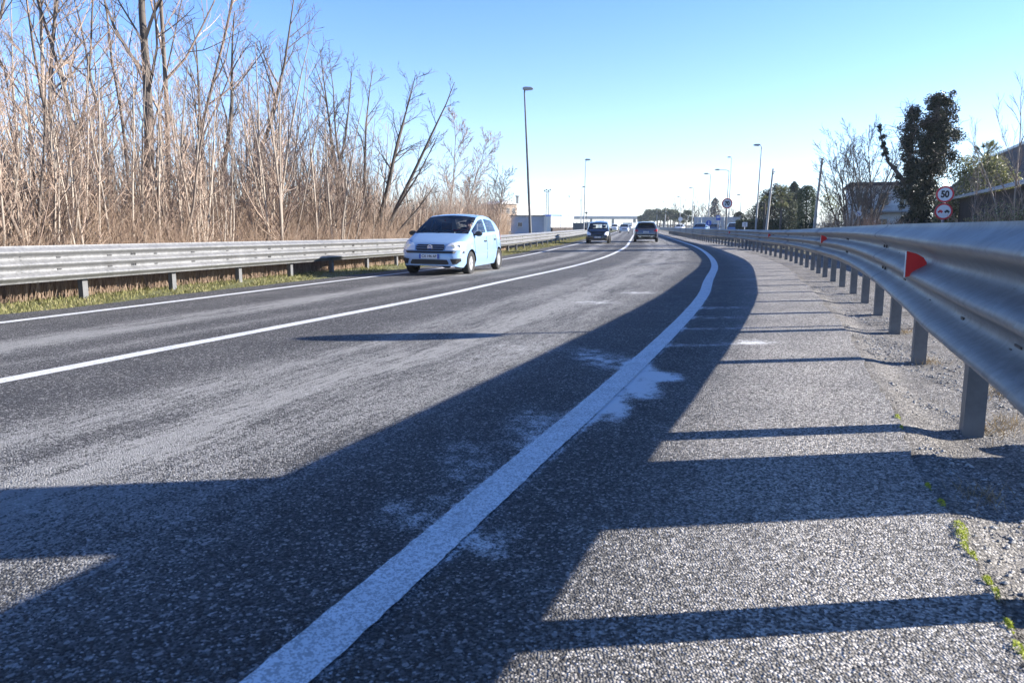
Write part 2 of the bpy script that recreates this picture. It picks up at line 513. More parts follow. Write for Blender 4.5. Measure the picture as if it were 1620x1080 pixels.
M = {}
M['asphalt'] = asphalt_mat()
M['edge_paint'] = paint_mat('worn_edge_paint', 0.17, 0.93)
M['line_paint'] = paint_mat('line_paint', 0.12, 0.82)
M['ground'] = soil_mat('meadow_ground', [(0.3, (0.05, 0.045, 0.03)), (0.5, (0.11, 0.10, 0.055)), (0.68, (0.19, 0.16, 0.10))], 0.12, 9.0)
M['verge_plain'] = soil_mat('gravel_verge', [(0.3, (0.09, 0.085, 0.08)), (0.48, (0.25, 0.24, 0.22)), (0.62, (0.38, 0.36, 0.33)), (0.75, (0.5, 0.48, 0.45))], 1.1, 60.0, 0.8, 0.02)
def grit_mat():
    m, nt, b = new_mat('gravel_verge')
    L = nt.links.new
    tc = N(nt, 'TexCoord'); ob = tc.outputs['Object']
    vo = N(nt, 'TexVoronoi', i_Scale=125.0); L(ob, vo.inputs['Vector'])
    ch = N(nt, 'SeparateColor'); L(vo.outputs['Color'], ch.inputs[0])
    n1 = N(nt, 'TexNoise', i_Scale=2.2, i_Detail=8.0, i_Roughness=0.7); L(ob, n1.inputs['Vector'])
    c = ramp(nt, ch.outputs[0], [(0.0, (0.04, 0.036, 0.032)), (0.5, (0.165, 0.152, 0.137)), (0.9, (0.36, 0.335, 0.30)), (1.0, (0.62, 0.59, 0.55))])
    t = ramp(nt, n1.outputs['Fac'], [(0.32, (0.5, 0.48, 0.45)), (0.55, (1.0, 1.0, 1.0)), (0.72, (1.3, 1.28, 1.24))])
    L(mixc(nt, 1.0, c.outputs[0], t.outputs[0], 'MULTIPLY'), b.inputs['Base Color'])
    b.inputs['Roughness'].default_value = 0.9
    h = math_n(nt, 'ADD', math_n(nt, 'SUBTRACT', 1.0, vo.outputs['Distance']), math_n(nt, 'MULTIPLY', n1.outputs['Fac'], 2.0))
    bp = N(nt, 'Bump', i_Strength=0.8, i_Distance=0.008); L(h, bp.inputs['Height']); L(bp.outputs[0], b.inputs['Normal'])
    return m


M['verge'] = grit_mat()
M['turf'] = soil_mat('turf', [(0.3, (0.06, 0.06, 0.025)), (0.5, (0.13, 0.135, 0.045)), (0.7, (0.20, 0.19, 0.08))], 0.8, 25.0)
M['street'] = soil_mat('street_asphalt', [(0.3, (0.06, 0.06, 0.063)), (0.7, (0.11, 0.11, 0.112))], 0.4, 40.0, 0.3, 0.01)
M['rail'] = rail_mat('galvanised_rail', (0.18, 0.182, 0.185))
M['post'] = simple('galvanised_post', (0.13, 0.132, 0.135), 0.6, 0.2, 0.25, 6)
M['bolt'] = simple('dark_bolt', (0.03, 0.03, 0.032), 0.5)
M['red_reflector'] = simple('red_reflector', (0.62, 0.012, 0.015), 0.3)
M['white_plastic'] = simple('white_plastic', (0.75, 0.75, 0.75), 0.4)
M['stone'] = leafy('stones', (0.14, 0.135, 0.13), (0.52, 0.50, 0.46), 0.85)
M['moss'] = leafy('moss', (0.17, 0.21, 0.015), (0.50, 0.56, 0.05), 0.7, 0.3)
M['grass'] = leafy('grass', (0.10, 0.105, 0.03), (0.25, 0.235, 0.085), 0.7, 0.25, (0.34, 0.28, 0.16))


# ---------------------------------------------------------------- ground, road, markings
def sheet(name, us, ys, mat, dz=0.0, jit=None, bump=None):
    """sheet between lateral offsets; us: list of numbers or functions of y"""
    v, f, uvs = [], [], []
    n = len(us)
    for y in ys:
        for j, u in enumerate(us):
            uu = u(y) if callable(u) else u
            if jit and j in jit: uu += jit[j](y)
            p = pu(uu, y, dz(uu) if callable(dz) else dz)
            if bump: p = (p[0], p[1], p[2] + bump(p[0], p[1]))
            v.append(p); uvs.append((uu, y))
    for i in range(len(ys) - 1):
        for j in range(n - 1):
            f.append((i * n + j, i * n + j + 1, (i + 1) * n + j + 1, (i + 1) * n + j))
    me = bpy.data.meshes.new(name)
    me.from_pydata(v, [], f)
    me.materials.append(mat)
    ul = me.uv_layers.new(name='UVMap')
    li = np.zeros(len(me.loops), int); me.loops.foreach_get('vertex_index', li)
    ul.data.foreach_set('uv', np.array(uvs)[li].ravel())
    me.polygons.foreach_set('use_smooth', [True] * len(me.polygons))
    o = bpy.data.objects.new(name, me)
    COL.objects.link(o)
    o['kind'] = 'structure'
    return o


Y_FAR = 1500
ys_c = rows(-25, 12, 0.5, 0.0) + rows(12.5, Y_FAR, 0.6, 0.05)
sheet('ground', [-1400, -500, -150, -60, -30, -13.2, -9, -4, 0, 3, 5.6, 15, 40, 120, 500, 1400], ys_c, M['ground'], -0.06)
ys_f = rows(-4, 14, 0.03, 0.02) + rows(14.3, Y_FAR, 0.35, 0.03)
crack_u = lambda y: 1.57 + 0.03 * fbm1(y, 3, 5, 1.3) + 0.012 * fbm1(y, 6, 4, 14.0) + 0.25 * float(ss(8, 20, y)) + (0.0 if y < 30 else -0.15)
left_edge_u = lambda y: float(left_u(y)) - 0.85 + 0.1 * fbm1(y, 8, 4, 0.9)
sheet('road', [left_edge_u, -7.85, -7, -6, -5, -4, -3, -2, -1, 0, 0.6, 1.2, 1.45, crack_u], ys_f, M['asphalt'], 0.0)

jl = lambda s: (lambda y: 0.0035 * fbm1(y, s, 4, 26.0) + 0.002 * fbm1(y, s + 50, 3, 2.0))
ys_m = rows(0.3, 14, 0.025, 0.02) + rows(14.3, 700, 0.35, 0.03)
wid = lambda y: 0.074 + 0.014 * float(ss(5, 16, y))
o = sheet('edge_line', [lambda y: -wid(y), 0.0, wid], ys_m, M['edge_paint'], 0.004, {0: jl(21), 2: jl(22)})
sheet('centre_line', [lambda y: float(centre_u(y)) - 0.085, lambda y: float(centre_u(y)) + 0.085], ys_m, M['line_paint'], 0.004, {0: jl(24), 1: jl(25)})
sheet('left_edge_line', [lambda y: float(left_u(y)) - 0.085, lambda y: float(left_u(y)) + 0.085], ys_m, M['line_paint'], 0.004, {0: jl(26), 1: jl(27)})

vb = lambda x, y: 0.008 * fbm1(x * 2.3 + y * 1.1, 31, 4, 2.0) + 0.006 * fbm1(y * 2.1 - x * 0.7, 32, 4, 3.0)
sheet('gravel_verge', [1.40 + 0.05 * i for i in range(14)] + [2.15 + 0.12 * i for i in range(16)], rows(-3, 16, 0.05, 0.03), M['verge'], lambda u: -0.012 - 0.034 * float(ss(1.58, 1.80, u)), None, vb)
sheet('gravel_verge', [1.40, 2.2, 3.2, 3.95], rows(16, 260, 0.5, 0.05), M['verge'], -0.046)
sheet('turf_verge', [lambda y: lrail_u(y) - 1.2, lambda y: lrail_u(y) - 0.3, lambda y: float(left_u(y)) - 0.7], rows(-10, 260, 0.4, 0.03), M['turf'], -0.02, None,
      lambda x, y: 0.012 * fbm1(x * 1.9 + y, 41, 3, 1.5))
sheet('side_street', [5.2, 8, 11.5], rows(2, 420, 0.6, 0.04), M['street'], -0.04)


# ---------------------------------------------------------------- loose stones, moss, grass
def stones():
    mb = MB(); r = random.Random(5)
    ico = [(0, 0, 1), (0.9, 0, 0.1), (0.25, 0.85, 0.15), (-0.75, 0.5, 0.05), (-0.7, -0.55, 0.1), (0.3, -0.85, 0.05), (0, 0, -0.6)]
    fc = [(0, 1, 2), (0, 2, 3), (0, 3, 4), (0, 4, 5), (0, 5, 1), (6, 2, 1), (6, 3, 2), (6, 4, 3), (6, 5, 4), (6, 1, 5)]
    for i in range(26000):
        y = 0.9 + 13 * r.random() ** 1.5
        near = r.random()
        if near < 0.97:
            u = 1.60 + abs(r.gauss(0, 0.55)) + 0.1 * r.random()
            s = r.choice((1, 1, 1, 1, 1, 1.4, 2.6)) * r.uniform(0.002, 0.0048)
        else:
            u = r.uniform(-3.5, 1.5); s = r.uniform(0.002, 0.0045)
        if fbm1(u * 3 + y, 77, 3, 1.2) < -0.25 and near < 0.97: continue
        p = pu(u, y, -0.012 - 0.034 * float(ss(1.58, 1.80, u)) if u > 1.6 else 0.0)
        z = p[2] + (vb(p[0], p[1]) if u > 1.6 else 0) + s * 0.25
        a = r.uniform(0, 6.28); ca, sa = math.cos(a), math.sin(a)
        v = []
        for q in ico:
            k = s * r.uniform(0.7, 1.2)
            v.append((p[0] + (q[0] * ca - q[1] * sa) * k * 1.25, p[1] + (q[0] * sa + q[1] * ca) * k, z + q[2] * k * 0.7))
        mb.add(v, fc)
    return mb.build('gravel', M['stone'], fix=False)


tag(stones(), 'loose grey stones scattered along the broken shoulder edge', 'gravel', kind='stuff')


def moss():
    mb = MB(); r = random.Random(9)
    clumps = [(1.60, 3.62, 0.03), (1.58, 3.42, 0.018), (1.57, 2.62, 0.022), (1.555, 2.45, 0.03), (1.55, 2.24, 0.050), (1.553, 2.18, 0.040),
              (1.57, 2.10, 0.026), (1.575, 2.04, 0.020), (1.58, 1.88, 0.026), (1.585, 1.82, 0.018), (1.59, 1.66, 0.022), (1.60, 1.56, 0.028), (1.6, 1.48, 0.02)]
    for u, y, s in clumps:
        for i in range(int(260 * s / 0.04)):
            a = r.uniform(0, 6.28); q = math.sqrt(r.random())
            u0 = crack_u(y); uu = u0 + 0.004 + math.cos(a) * q * s * 0.5; yy = y + math.sin(a) * q * s * 1.5
            p = Vector(pu(uu, yy, -0.012 + 0.022 * (1 - q * q)))
            d = Vector((r.gauss(0, 1), r.gauss(0, 1), r.uniform(0.3, 1.6))).normalized() * r.uniform(0.004, 0.009)
            w = d.orthogonal().normalized() * 0.0022
            mb.add([p - w, p + w, p + d], [(0, 1, 2)])
    return mb.build('moss', M['moss'], fix=False)


def dry_tufts():
    mb = MB(); r = random.Random(19)
    for i in range(900):
        u, y = r.choice(((2.02, 3.50), (2.15, 3.6), (2.3, 3.3), (2.05, 5.35), (2.25, 4.3), (2.4, 5.6), (2.15, 6.9), (1.75, 2.6), (2.3, 2.6)))
        p = Vector(pu(u + r.gauss(0, 0.05), y + r.gauss(0, 0.07), -0.046))
        h = r.uniform(0.02, 0.09); a = r.uniform(0, 6.28)
        s_ = Vector((math.cos(a), math.sin(a), 0)) * 0.0018
        mb.add([p - s_, p + s_, p + Vector((r.gauss(0, 0.7), r.gauss(0, 0.7), 0.8)) * h], [(0, 1, 2)])
    return mb.build('dry_grass', leafy('dry_grass', (0.16, 0.11, 0.05), (0.42, 0.32, 0.18), 0.9, 0.2), fix=False)


tag(dry_tufts(), 'wisps of dry grass round the feet of the right guardrail posts', 'dry grass', kind='stuff')
tag(moss(), 'bright green moss growing in the crack along the shoulder', 'moss', kind='stuff')


def grass():
    mb = MB(); r = random.Random(4)
    for i in range(30000):
        y = 7.5 + 75 * r.random() ** 1.9
        a = lrail_u(y) - 0.9; b = float(left_u(y)) - 0.83 + 0.12 * fbm1(y, 8, 4, 0.9)
        t = r.random() ** 0.8
        u = a + (b - a) * t
        if fbm1(y * 0.9 + u * 2, 15, 4, 1.3) < -0.15 and r.random() < 0.8: continue
        p = Vector(pu(u, y, -0.02))
        h = r.uniform(0.02, 0.075) * (1.3 - 0.7 * t) * (1 + y * 0.012)
        w = r.uniform(0.004, 0.008) * (1 + y * 0.03)
        an = r.uniform(0, 6.28)
        s = Vector((math.cos(an), math.sin(an), 0)) * w
        l = Vector((r.gauss(0, 0.5), r.gauss(0, 0.5), 1)) * h
        mb.add([p - s, p + s, p + l], [(0, 1, 2)])
    return mb.build('grass', M['grass'], fix=False)


tag(grass(), 'short yellowish green grass along the left road edge', 'grass', kind='stuff')


# ---------------------------------------------------------------- guardrails
def wave_profile(nw, hh, top, depth=0.045, n=12, th=0.004):
    """closed outline (offset toward the road, height) of a corrugated beam with nw ridges"""
    m = nw * n
    fr = []
    for i in range(m + 1):
        t = i / m
        c = -math.cos(2 * PI * nw * t)
        c = 2 * ((1 + c) / 2) ** 1.25 - 1
        fr.append((depth * c, top - hh * t))
    bk = [(d - th, z) for d, z in reversed(fr)]
    return fr + bk


def beam(name, prof, ufun, side, ys, parent, off, bolts=()):
    """side = +1 when the traffic face looks toward -x (right rail)"""
    mb = MB(); n = len(prof)
    for kk in range(1, 40):                             # lapped joints
        yj = kk * 4.26 - 40.9
        if ys[0] < yj < min(ys[-1], 90): ys = sorted(ys + [yj - 0.004, yj + 0.004])
    v, f = [], []
    for i, y in enumerate(ys):
        p0 = Vector(pu(float(ufun(y)), y)); p1 = Vector(pu(float(ufun(y + 0.2)), y + 0.2))
        t = (p1 - p0); t.z = 0; t.normalize()
        nrm = Vector((-t.y, t.x, 0)) * side
        for d, z in prof:
            q = p0 + nrm * (off + d + (0.005 if int((y + 40.9) / 4.26) % 2 else 0.0) + 0.004 * fbm1(y * 1.1 + z * 5, 63, 3, 1.4))
            v.append((q.x, q.y, p0.z + z))
    for i in range(len(ys) - 1):
        for j in range(n):
            j2 = (j + 1) % n
            f.append((i * n + j, i * n + j2, (i + 1) * n + j2, (i + 1) * n + j))
    f.append(tuple(range(n))); f.append(tuple(range((len(ys) - 1) * n, len(ys) * n)))
    mb.add(v, f)
    for y, d, z, sx, sz in bolts:                       # dark bolt heads and slots on the face
        p0 = Vector(pu(float(ufun(y)), y)); p1 = Vector(pu(float(ufun(y + 0.2)), y + 0.2))
        t = (p1 - p0); t.z = 0; t.normalize()
        nrm = Vector((-t.y, t.x, 0)) * side
        q = p0 + nrm * (off + d)
        mb.box((q.x, q.y, p0.z + z), (sx, 0.012, sz), math.atan2(t.y, t.x), 1)
    o = mb.build(name, [M['rail'], M['bolt']], parent)
    return auto_smooth(o, 60)


def c_post(h, w=0.105, d=0.085, t=0.006):
    """channel section post; web toward the traffic (+x local is away from it)"""
    mb = MB()
    sec = [(0, -w / 2), (d, -w / 2), (d, -w / 2 + 0.02), (d - t, -w / 2 + 0.02), (d - t, -w / 2 + t), (t, -w / 2 + t), (t, w / 2 - t), (d - t, w / 2 - t), (d - t, w / 2 - 0.02), (d, w / 2 - 0.02), (d, w / 2), (0, w / 2)]
    mb.prism(sec, 'z', -0.35, h)
    return mb


RTOP = 0.905
LTOP = 0.80


def guardrail(name, ufun, side, ys, post_ys, label, group_bolts, nw=3, hh=0.506, top=RTOP, off=0.15, post_h=0.80, spacer=True):
    root = empty(name, pu(float(ufun(post_ys[0])), post_ys[0]))
    tag(root, label, 'guardrail', 'road safety barriers')
    inv = Matrix.Translation(-root.location)
    prof = wave_profile(nw, hh, top)
    o = beam('rail_beam', prof, ufun, side, ys, root, off, group_bolts)
    o.matrix_parent_inverse = inv
    pm = c_post(post_h).build('post', M['post'], root)
    sm = None
    for k, y in enumerate(post_ys):
        p = Vector(pu(float(ufun(y)), y)); p1 = Vector(pu(float(ufun(y + 0.2)), y + 0.2))
        t = p1 - p
        rz = math.atan2(t.y, t.x) + (-PI / 2 if side > 0 else PI / 2)
        q = pm if k == 0 else pm.copy()
        if k: COL.objects.link(q); q.parent = root
        q.location = p - root.location
        q.rotation_euler = (0, 0, rz)
        if spacer:
            if sm is None:
                mb = MB(); mb.box((-(off - 0.058) / 2, 0, top - hh * 0.5), (off - 0.06, 0.10, hh * 0.5))
                sm = mb.build('spacer', M['post'], root); s = sm
            else:
                s = sm.copy(); COL.objects.link(s); s.parent = root
            s.location = q.location; s.rotation_euler = q.rotation_euler
    return root


post_right = [-1.2, 0.3, 1.79, 3.47, 5.35, 6.9, 8.35]
while post_right[-1] < 118: post_right.append(post_right[-1] + 1.42)
bolts_r = []
r_ = random.Random(8)
valley = [-0.039, -0.039]
for y in [0.9, 2.1] + [2.1 + 1.42 * k for k in range(1, 40)]:
    for z in (RTOP - 0.506 / 3, RTOP - 0.506 * 2 / 3):
        bolts_r.append((y + r_.uniform(-0.05, 0.05), -0.040, z, 0.022, 0.022))
        if r_.random() < 0.5: bolts_r.append((y + r_.uniform(-0.5, 0.5), -0.046, z + r_.uniform(-0.03, 0.03), r_.uniform(0.04, 0.12), r_.uniform(0.006, 0.012)))
        if r_.random() < 0.8: bolts_r.append((y + 0.62, -0.041, z + r_.uniform(-0.012, 0.012), 0.05, 0.018))
RIGHT_ARGS = ('guardrail', rail_u, 1, rows(-6, 12, 0.1, 0.01) + rows(12.5, 260, 0.6, 0.03), post_right[:80],
                       'grey shaded three-wave guardrail with red reflectors on the right of the road', bolts_r)

post_left, y = [], 1.6
while len(post_left) < 62:
    post_left.append(y); y += 1.98 if y < 60 else 2.4
bolts_l = []
y = 2.0
while y < 60:
    for z in (LTOP - 0.506 / 3, LTOP - 0.506 * 2 / 3):
        bolts_l.append((y, -0.040, z, 0.09, 0.02))
        bolts_l.append((y + 1.02, -0.040, z, 0.07, 0.018))
        if int(y / 1.98) % 2 == 0:
            for dx in (-0.04, 0.0, 0.04): bolts_l.append((y + 0.5 + dx, -0.032, z + 0.02, 0.008, 0.06))
    y += 1.98
lraw = lambda y: lrail_u(float(y))
for kk in range(10, 26):
    yj = kk * 4.26 - 40.9
    for z in (0.06, 0.506 / 3 - 0.03, 0.506 / 3 + 0.03, 0.337 - 0.03, 0.337 + 0.03, 0.44):
        for dy in (-0.09, 0.09):
            bolts_l.append((yj + dy, -0.036, LTOP - z, 0.026, 0.02)); bolts_r.append((yj + dy, -0.036, RTOP - z, 0.026, 0.022))
left_rail = guardrail('guardrail', lraw, -1, rows(-4, 90, 0.3, 0.004) + rows(91, 260, 1.0, 0.02), post_left,
                      'bright sunlit three-wave guardrail on the left in front of the bare wood', bolts_l, 3, 0.506, LTOP, 0.15, 0.72)

right_rail = guardrail(*RIGHT_ARGS, 3, 0.506, RTOP + 0.03, 0.205)

# a lower barrier behind, seen through the posts of the near one
rear_u = lambda y: float(rail_u(y)) + 2.3
rear_posts = [6.0 + 2.0 * k for k in range(46)]
guardrail('guardrail', rear_u, -1, rows(4, 100, 0.6, 0.01), rear_posts,
          'low two-wave barrier behind the posts of the right guardrail', [], 2, 0.31, 0.50, 0.06, 0.48, False)

# red reflectors sitting across the upper valley of the right rail
refl = [(3.62, 0.82), (13.2, 0.9), (28.0, 0.9), (43.0, 0.9)]
rm = None
for y, s in refl:
    p0 = Vector(pu(float(rail_u(y)), y)); p1 = Vector(pu(float(rail_u(y + 0.2)), y + 0.2))
    t = p1 - p0; t.z = 0; t.normalize()
    nrm = Vector((-t.y, t.x, 0))
    if rm is None:
        mb = MB()                        # plate across the rail: wide edge outside, tucked into the valley
        pl = [(0.050, -0.078), (0.050, 0.078), (-0.005, 0.062), (-0.042, 0.040), (-0.060, 0.012), (-0.060, -0.012), (-0.042, -0.040), (-0.005, -0.062)]
        mb.prism(pl, 'y', -0.006, 0.006)
        rm = mb.build('reflector', [M['red_reflector']], right_rail); o = rm
        mb = MB(); mb.box((0.0525, 0, 0), (0.005, 0.016, 0.156))
        mb.build('reflector_edge', M['white_plastic'], rm)
    else:
        o = rm.copy(); COL.objects.link(o); o.parent = right_rail
        c = rm.children[0].copy(); COL.objects.link(c); c.parent = o
    q = p0 + nrm * 0.23
    o.location = Vector((q.x, q.y, p0.z + RTOP - 0.506 / 3)) - right_rail.location
    o.rotation_euler = (0, 0, math.atan2(nrm.y, nrm.x))
    o.scale = (s, 1, s)

# ---------------------------------------------------------------- cars
M['glass'] = glass_mat('car_glass', (0.80, 0.85, 0.86), 1.25)
M['dark_glass'] = simple('dark_glass', (0.012, 0.015, 0.018), 0.06, 0, spec=0.6)
M['tyre'] = simple('tyre_rubber', (0.022, 0.022, 0.023), 0.85)
M['rim'] = simple('alloy_rim', (0.55, 0.56, 0.57), 0.35, 0.6)
M['black_plastic'] = simple('black_plastic', (0.018, 0.018, 0.02), 0.5)
M['interior'] = simple('car_interior', (0.10, 0.10, 0.105), 0.8)
M['lamp_glass'] = simple('headlamp_glass', (0.86, 0.87, 0.88), 0.15, 0.1, coat=1.0)
M['amber'] = simple('amber_lens', (0.75, 0.30, 0.04), 0.2)
M['red_lens'] = simple('red_lens', (0.45, 0.015, 0.015), 0.18, coat=0.6)
M['plate'] = simple('plate_white', (0.70, 0.70, 0.70), 0.45)
M['plate_blue'] = simple('plate_blue', (0.02, 0.08, 0.40), 0.45)
M['plate_ink'] = simple('plate_ink', (0.02, 0.02, 0.03), 0.6)
M['chrome'] = simple('chrome', (0.75, 0.76, 0.78), 0.15, 0.9)
M['paint_blue'] = simple('pale_blue_paint', (0.27, 0.42, 0.63), 0.22, 0.1, coat=0.9)
M['paint_black'] = simple('black_paint', (0.008, 0.008, 0.011), 0.25, 0.1, coat=0.9)
M['paint_grey'] = simple('slate_grey_paint', (0.085, 0.10, 0.14), 0.3, 0.4, coat=0.9)
M['paint_silver'] = simple('silver_paint', (0.42, 0.46, 0.52), 0.3, 0.5, coat=0.8)
M['paint_white'] = simple('white_paint', (0.72, 0.73, 0.74), 0.3, 0.0, coat=0.8)
M['navy'] = simple('navy_paint', (0.02, 0.05, 0.14), 0.3, 0.2, coat=0.8)
M['skin'] = simple('skin', (0.52, 0.32, 0.24), 0.6)
M['hair'] = simple('grey_hair', (0.30, 0.28, 0.26), 0.8)
M['coat'] = simple('dark_coat', (0.03, 0.035, 0.05), 0.9)


def text_obj(name, body, size, mat, parent=None, bold=0.0, ext=0.002):
    cu = bpy.data.curves.new(name, 'FONT')
    cu.body = body; cu.size = size; cu.align_x = 'CENTER'; cu.align_y = 'CENTER'
    cu.offset = bold; cu.extrude = ext
    cu.materials.append(mat)
    tmp = bpy.data.objects.new(name, cu)
    COL.objects.link(tmp)
    bpy.context.view_layer.update()
    me = bpy.data.meshes.new_from_object(tmp.evaluated_get(bpy.context.evaluated_depsgraph_get()))
    bpy.data.objects.remove(tmp)
    bpy.data.curves.remove(cu)
    me.name = name
    if not me.materials: me.materials.append(mat)
    o = bpy.data.objects.new(name, me)
    COL.objects.link(o)
    if parent: o.parent = parent
    return o


def make_car(name, P, paint, hero=True, front=True):
    """x forward, y left, z up, origin on the ground between the axles"""
    root = empty(name)
    W = P['W']; hw = W / 2
    X = lambda key, x: float(np.interp(x, *np.array(P[key]).T))
    xc, xw, xr, xd = P['xc'], P['xw'], P['xr'], P['xd']
    wb = P['wb'] / 2; rw = P['rw']; ra = rw + 0.055
    st = set()
    for k in ('top', 'plan', 'bot'): st.update(x for x, _ in P[k])
    st.update((xc, xw, xr, xd)); st.update(P['doors'])
    for a, b in P['win']: st.update((a, b))
    for s in (-1, 1):
        for k in range(17): st.add(s * wb + ra * math.cos(PI * k / 16))
    st = sorted(st)
    dense = []
    for a, b in zip(st, st[1:]):
        n = max(1, int((b - a) / 0.09))
        dense += [a + (b - a) * i / n for i in range(n)]
    dense.append(st[-1])
    xs = [dense[0]]
    for x in dense[1:]:
        if x - xs[-1] > 0.004: xs.append(x)
    rr = hw - P['tumble']

    def keys(x):
        zt, w, zb = X('top', x), X('plan', x), X('bot', x)
        bel = X('belt', x)
        if x >= xc: p2 = (w - 0.045, min(bel, zt - 0.065)); p3 = (w - 0.12 - min(0.04, 0.2 * (x - xc)), zt - 0.015)
        elif x >= xw:
            t = (xc - x) / (xc - xw)
            p2 = (w - 0.04, bel); p3 = ((w - 0.12) * (1 - t) + rr * t, max(bel + 0.01, zt - 0.015 - 0.035 * t))
        elif x >= xr: p2 = (w - 0.035, bel); p3 = (rr - 0.05 * max(0.0, min(1.0, (xw - x - 0.3) / 1.2)), zt - 0.05)
        elif x >= xd:
            t = (x - xd) / (xr - xd)
            p2 = (w - 0.035, min(bel, zt - 0.05)); p3 = (min(w - 0.045, (rr - 0.05) * t + (w - 0.07) * (1 - t)), max(p2[1] + 0.01, zt - 0.02 - 0.03 * t))
        else: p2 = (w - 0.02, max(zb + 0.1, min(bel, zt - 0.06))); p3 = (w - 0.07, max(zb + 0.12, zt - 0.015))
        za = zb
        for s in (-1, 1):
            d = abs(x - s * wb)
            if d < ra: za = max(za, rw + math.sqrt(ra * ra - d * d))
        z1 = max(0.42, za + 0.03); z1 = min(z1, p2[1] - 0.1)
        z1 = max(z1, za + 0.005)
        z1b = max(z1 + 0.02, min(0.64, p2[1] - 0.06)); z1b = min(z1b, p2[1] - 0.01)
        return [(w - (0.05 if za == zb else 0.0), za), (w, z1), (w, z1b), p2, p3, (0.0, zt)]
    ns = (2, 2, 2, 6, 6)
    grid = []
    for x in xs:
        K = keys(x); col = []
        for k in range(5):
            for i in range(ns[k]):
                t = i / ns[k]
                y = K[k][0] * (1 - t) + K[k + 1][0] * t; z = K[k][1] * (1 - t) + K[k + 1][1] * t
                if k == 4:                                   # gentle crown across roof and bonnet
                    z = K[4][1] + (K[5][1] - K[4][1]) * (1 - (1 - t) ** 2)
                if k == 3: y += 0.018 * math.sin(PI * t)
                col.append((x, y, z))
        col.append((x, 0.0, K[5][1]))
        grid.append(col)
    nr = len(grid[0])
    iP2 = 6; iP3 = 12
    parts = {}
    for i in range(len(xs) - 1):
        xm = (xs[i] + xs[i + 1]) / 2
        for j in range(nr - 1):
            key = 'body'
            if iP2 <= j < iP3:
                if iP2 + 1 <= j <= iP3 - 2:
                    for n_, (a, b) in enumerate(P['win']):
                        if a < xm < b and keys(xm)[4][1] - keys(xm)[3][1] > 0.09: key = 'win%d' % n_
            elif j >= iP3:
                if xw < xm < xc and j >= iP3: key = 'windscreen'
                if xd < xm < xr and j >= iP3 + 1: key = 'rear_window'
            elif j < iP2:
                D = P['doors']
                for n_ in range(len(D) - 1):
                    if D[n_] < xm < D[n_ + 1]: key = 'door%d' % n_
            parts.setdefault(key, []).append((i, j))

    def surf(cells, side, sh=0.0):
        v, f, ix = [], [], {}
        def g(i, j):
            if (i, j) not in ix:
                ix[(i, j)] = len(v); p = grid[i][j]; v.append((p[0], p[1] * side, p[2]))
            return ix[(i, j)]
        for i, j in cells:
            f.append((g(i, j), g(i + 1, j), g(i + 1, j + 1), g(i, j + 1)))
        return v, f

    body = MB()
    for s in (1, -1): body.add(*surf(parts['body'], s))
    for i, flip in ((0, 1), (len(xs) - 1, 0)):               # close nose and tail
        c = grid[i]
        ring = [(p[0], p[1], p[2]) for p in c] + [(p[0], -p[1], p[2]) for p in reversed(c[:-1])]
        body.add(ring, [tuple(range(len(ring)))])
    full = MB()
    for cells in parts.values():
        for s in (1, -1): full.add(*surf(cells, s))
    full.add(body.v[-2 * len(grid[0]) + 1:], [tuple(range(2 * len(grid[0]) - 1))])
    for i in (0, len(xs) - 1):
        c = grid[i]; ring = [(p[0], p[1], p[2]) for p in c] + [(p[0], -p[1], p[2]) for p in reversed(c[:-1])]
        full.add(ring, [tuple(range(len(ring)))])
    bvh = BVHTree.FromPolygons([Vector(p) for p in full.v], full.f)
    ob = body.build('body', paint, root)
    bm = bmesh.new(); bm.from_mesh(ob.data)
    bmesh.ops.remove_doubles(bm, verts=bm.verts, dist=0.0005)
    bmesh.ops.recalc_face_normals(bm, faces=bm.faces)
    bm.to_mesh(ob.data); bm.free()
    auto_smooth(ob, 40)
    gm = M['glass'] if hero else M['dark_glass']
    for key in ('windscreen', 'rear_window'):
        mb = MB()
        for s in (1, -1): mb.add(*surf(parts[key], s))
        o = mb.build(key, gm, root)
        bm = bmesh.new(); bm.from_mesh(o.data); bmesh.ops.remove_doubles(bm, verts=bm.verts, dist=0.0005); bm.to_mesh(o.data); bm.free()
        o.data.polygons.foreach_set('use_smooth', [True] * len(o.data.polygons))
    def strip(pts, r, mat, name, par):
        mb = MB(); mb.tube(pts, r, 5); return mb.build(name, mat, par)
    for s in (1, -1):
        for n_ in range(len(P['doors']) - 1):
            cells = parts.get('door%d' % n_)
            d = MB(); d.add(*surf(cells, s))
            do = d.build('door', paint, root); auto_smooth(do, 40)
            if hero:
                a, b = P['doors'][n_], P['doors'][n_ + 1]
                for xx in ((a, b) if n_ == len(P['doors']) - 2 else (a,)):
                    mb = MB()
                    pts = []
                    for q in range(9):
                        z = 0.34 + (X('belt', xx) - 0.36) * q / 8
                        h = bvh.ray_cast(Vector((xx, 3 * s, z)), Vector((0, -s, 0)))
                        if h[0] and abs(h[0].y) > 0.5: pts.append(h[0] + Vector((0, 0.001 * s, 0)))
                    if len(pts) > 2:
                        mb.tube(pts, 0.006, 4); mb.build('door_gap', M['black_plastic'], do)
            hx = P['doors'][n_] + 0.16; hz = X('belt', hx) - 0.13
            h = bvh.ray_cast(Vector((hx, 3 * s, hz)), Vector((0, -s, 0)))
            if h[0]:
                mb = MB(); mb.box(h[0] + Vector((0, 0.012 * s, 0)), (0.17, 0.024, 0.035)); mb.build('handle', paint if not hero else M['black_plastic'], do)
        for n_ in range(len(P['win'])):
            c = parts.get('win%d' % n_)
            if c: w = MB(); w.add(*surf(c, s)); wo = w.build('side_window', gm, root); wo.data.polygons.foreach_set('use_smooth', [True] * len(wo.data.polygons))
        # mirror
        mx = xc - 0.28; mz = X('belt', mx) + 0.07
        mb = MB()
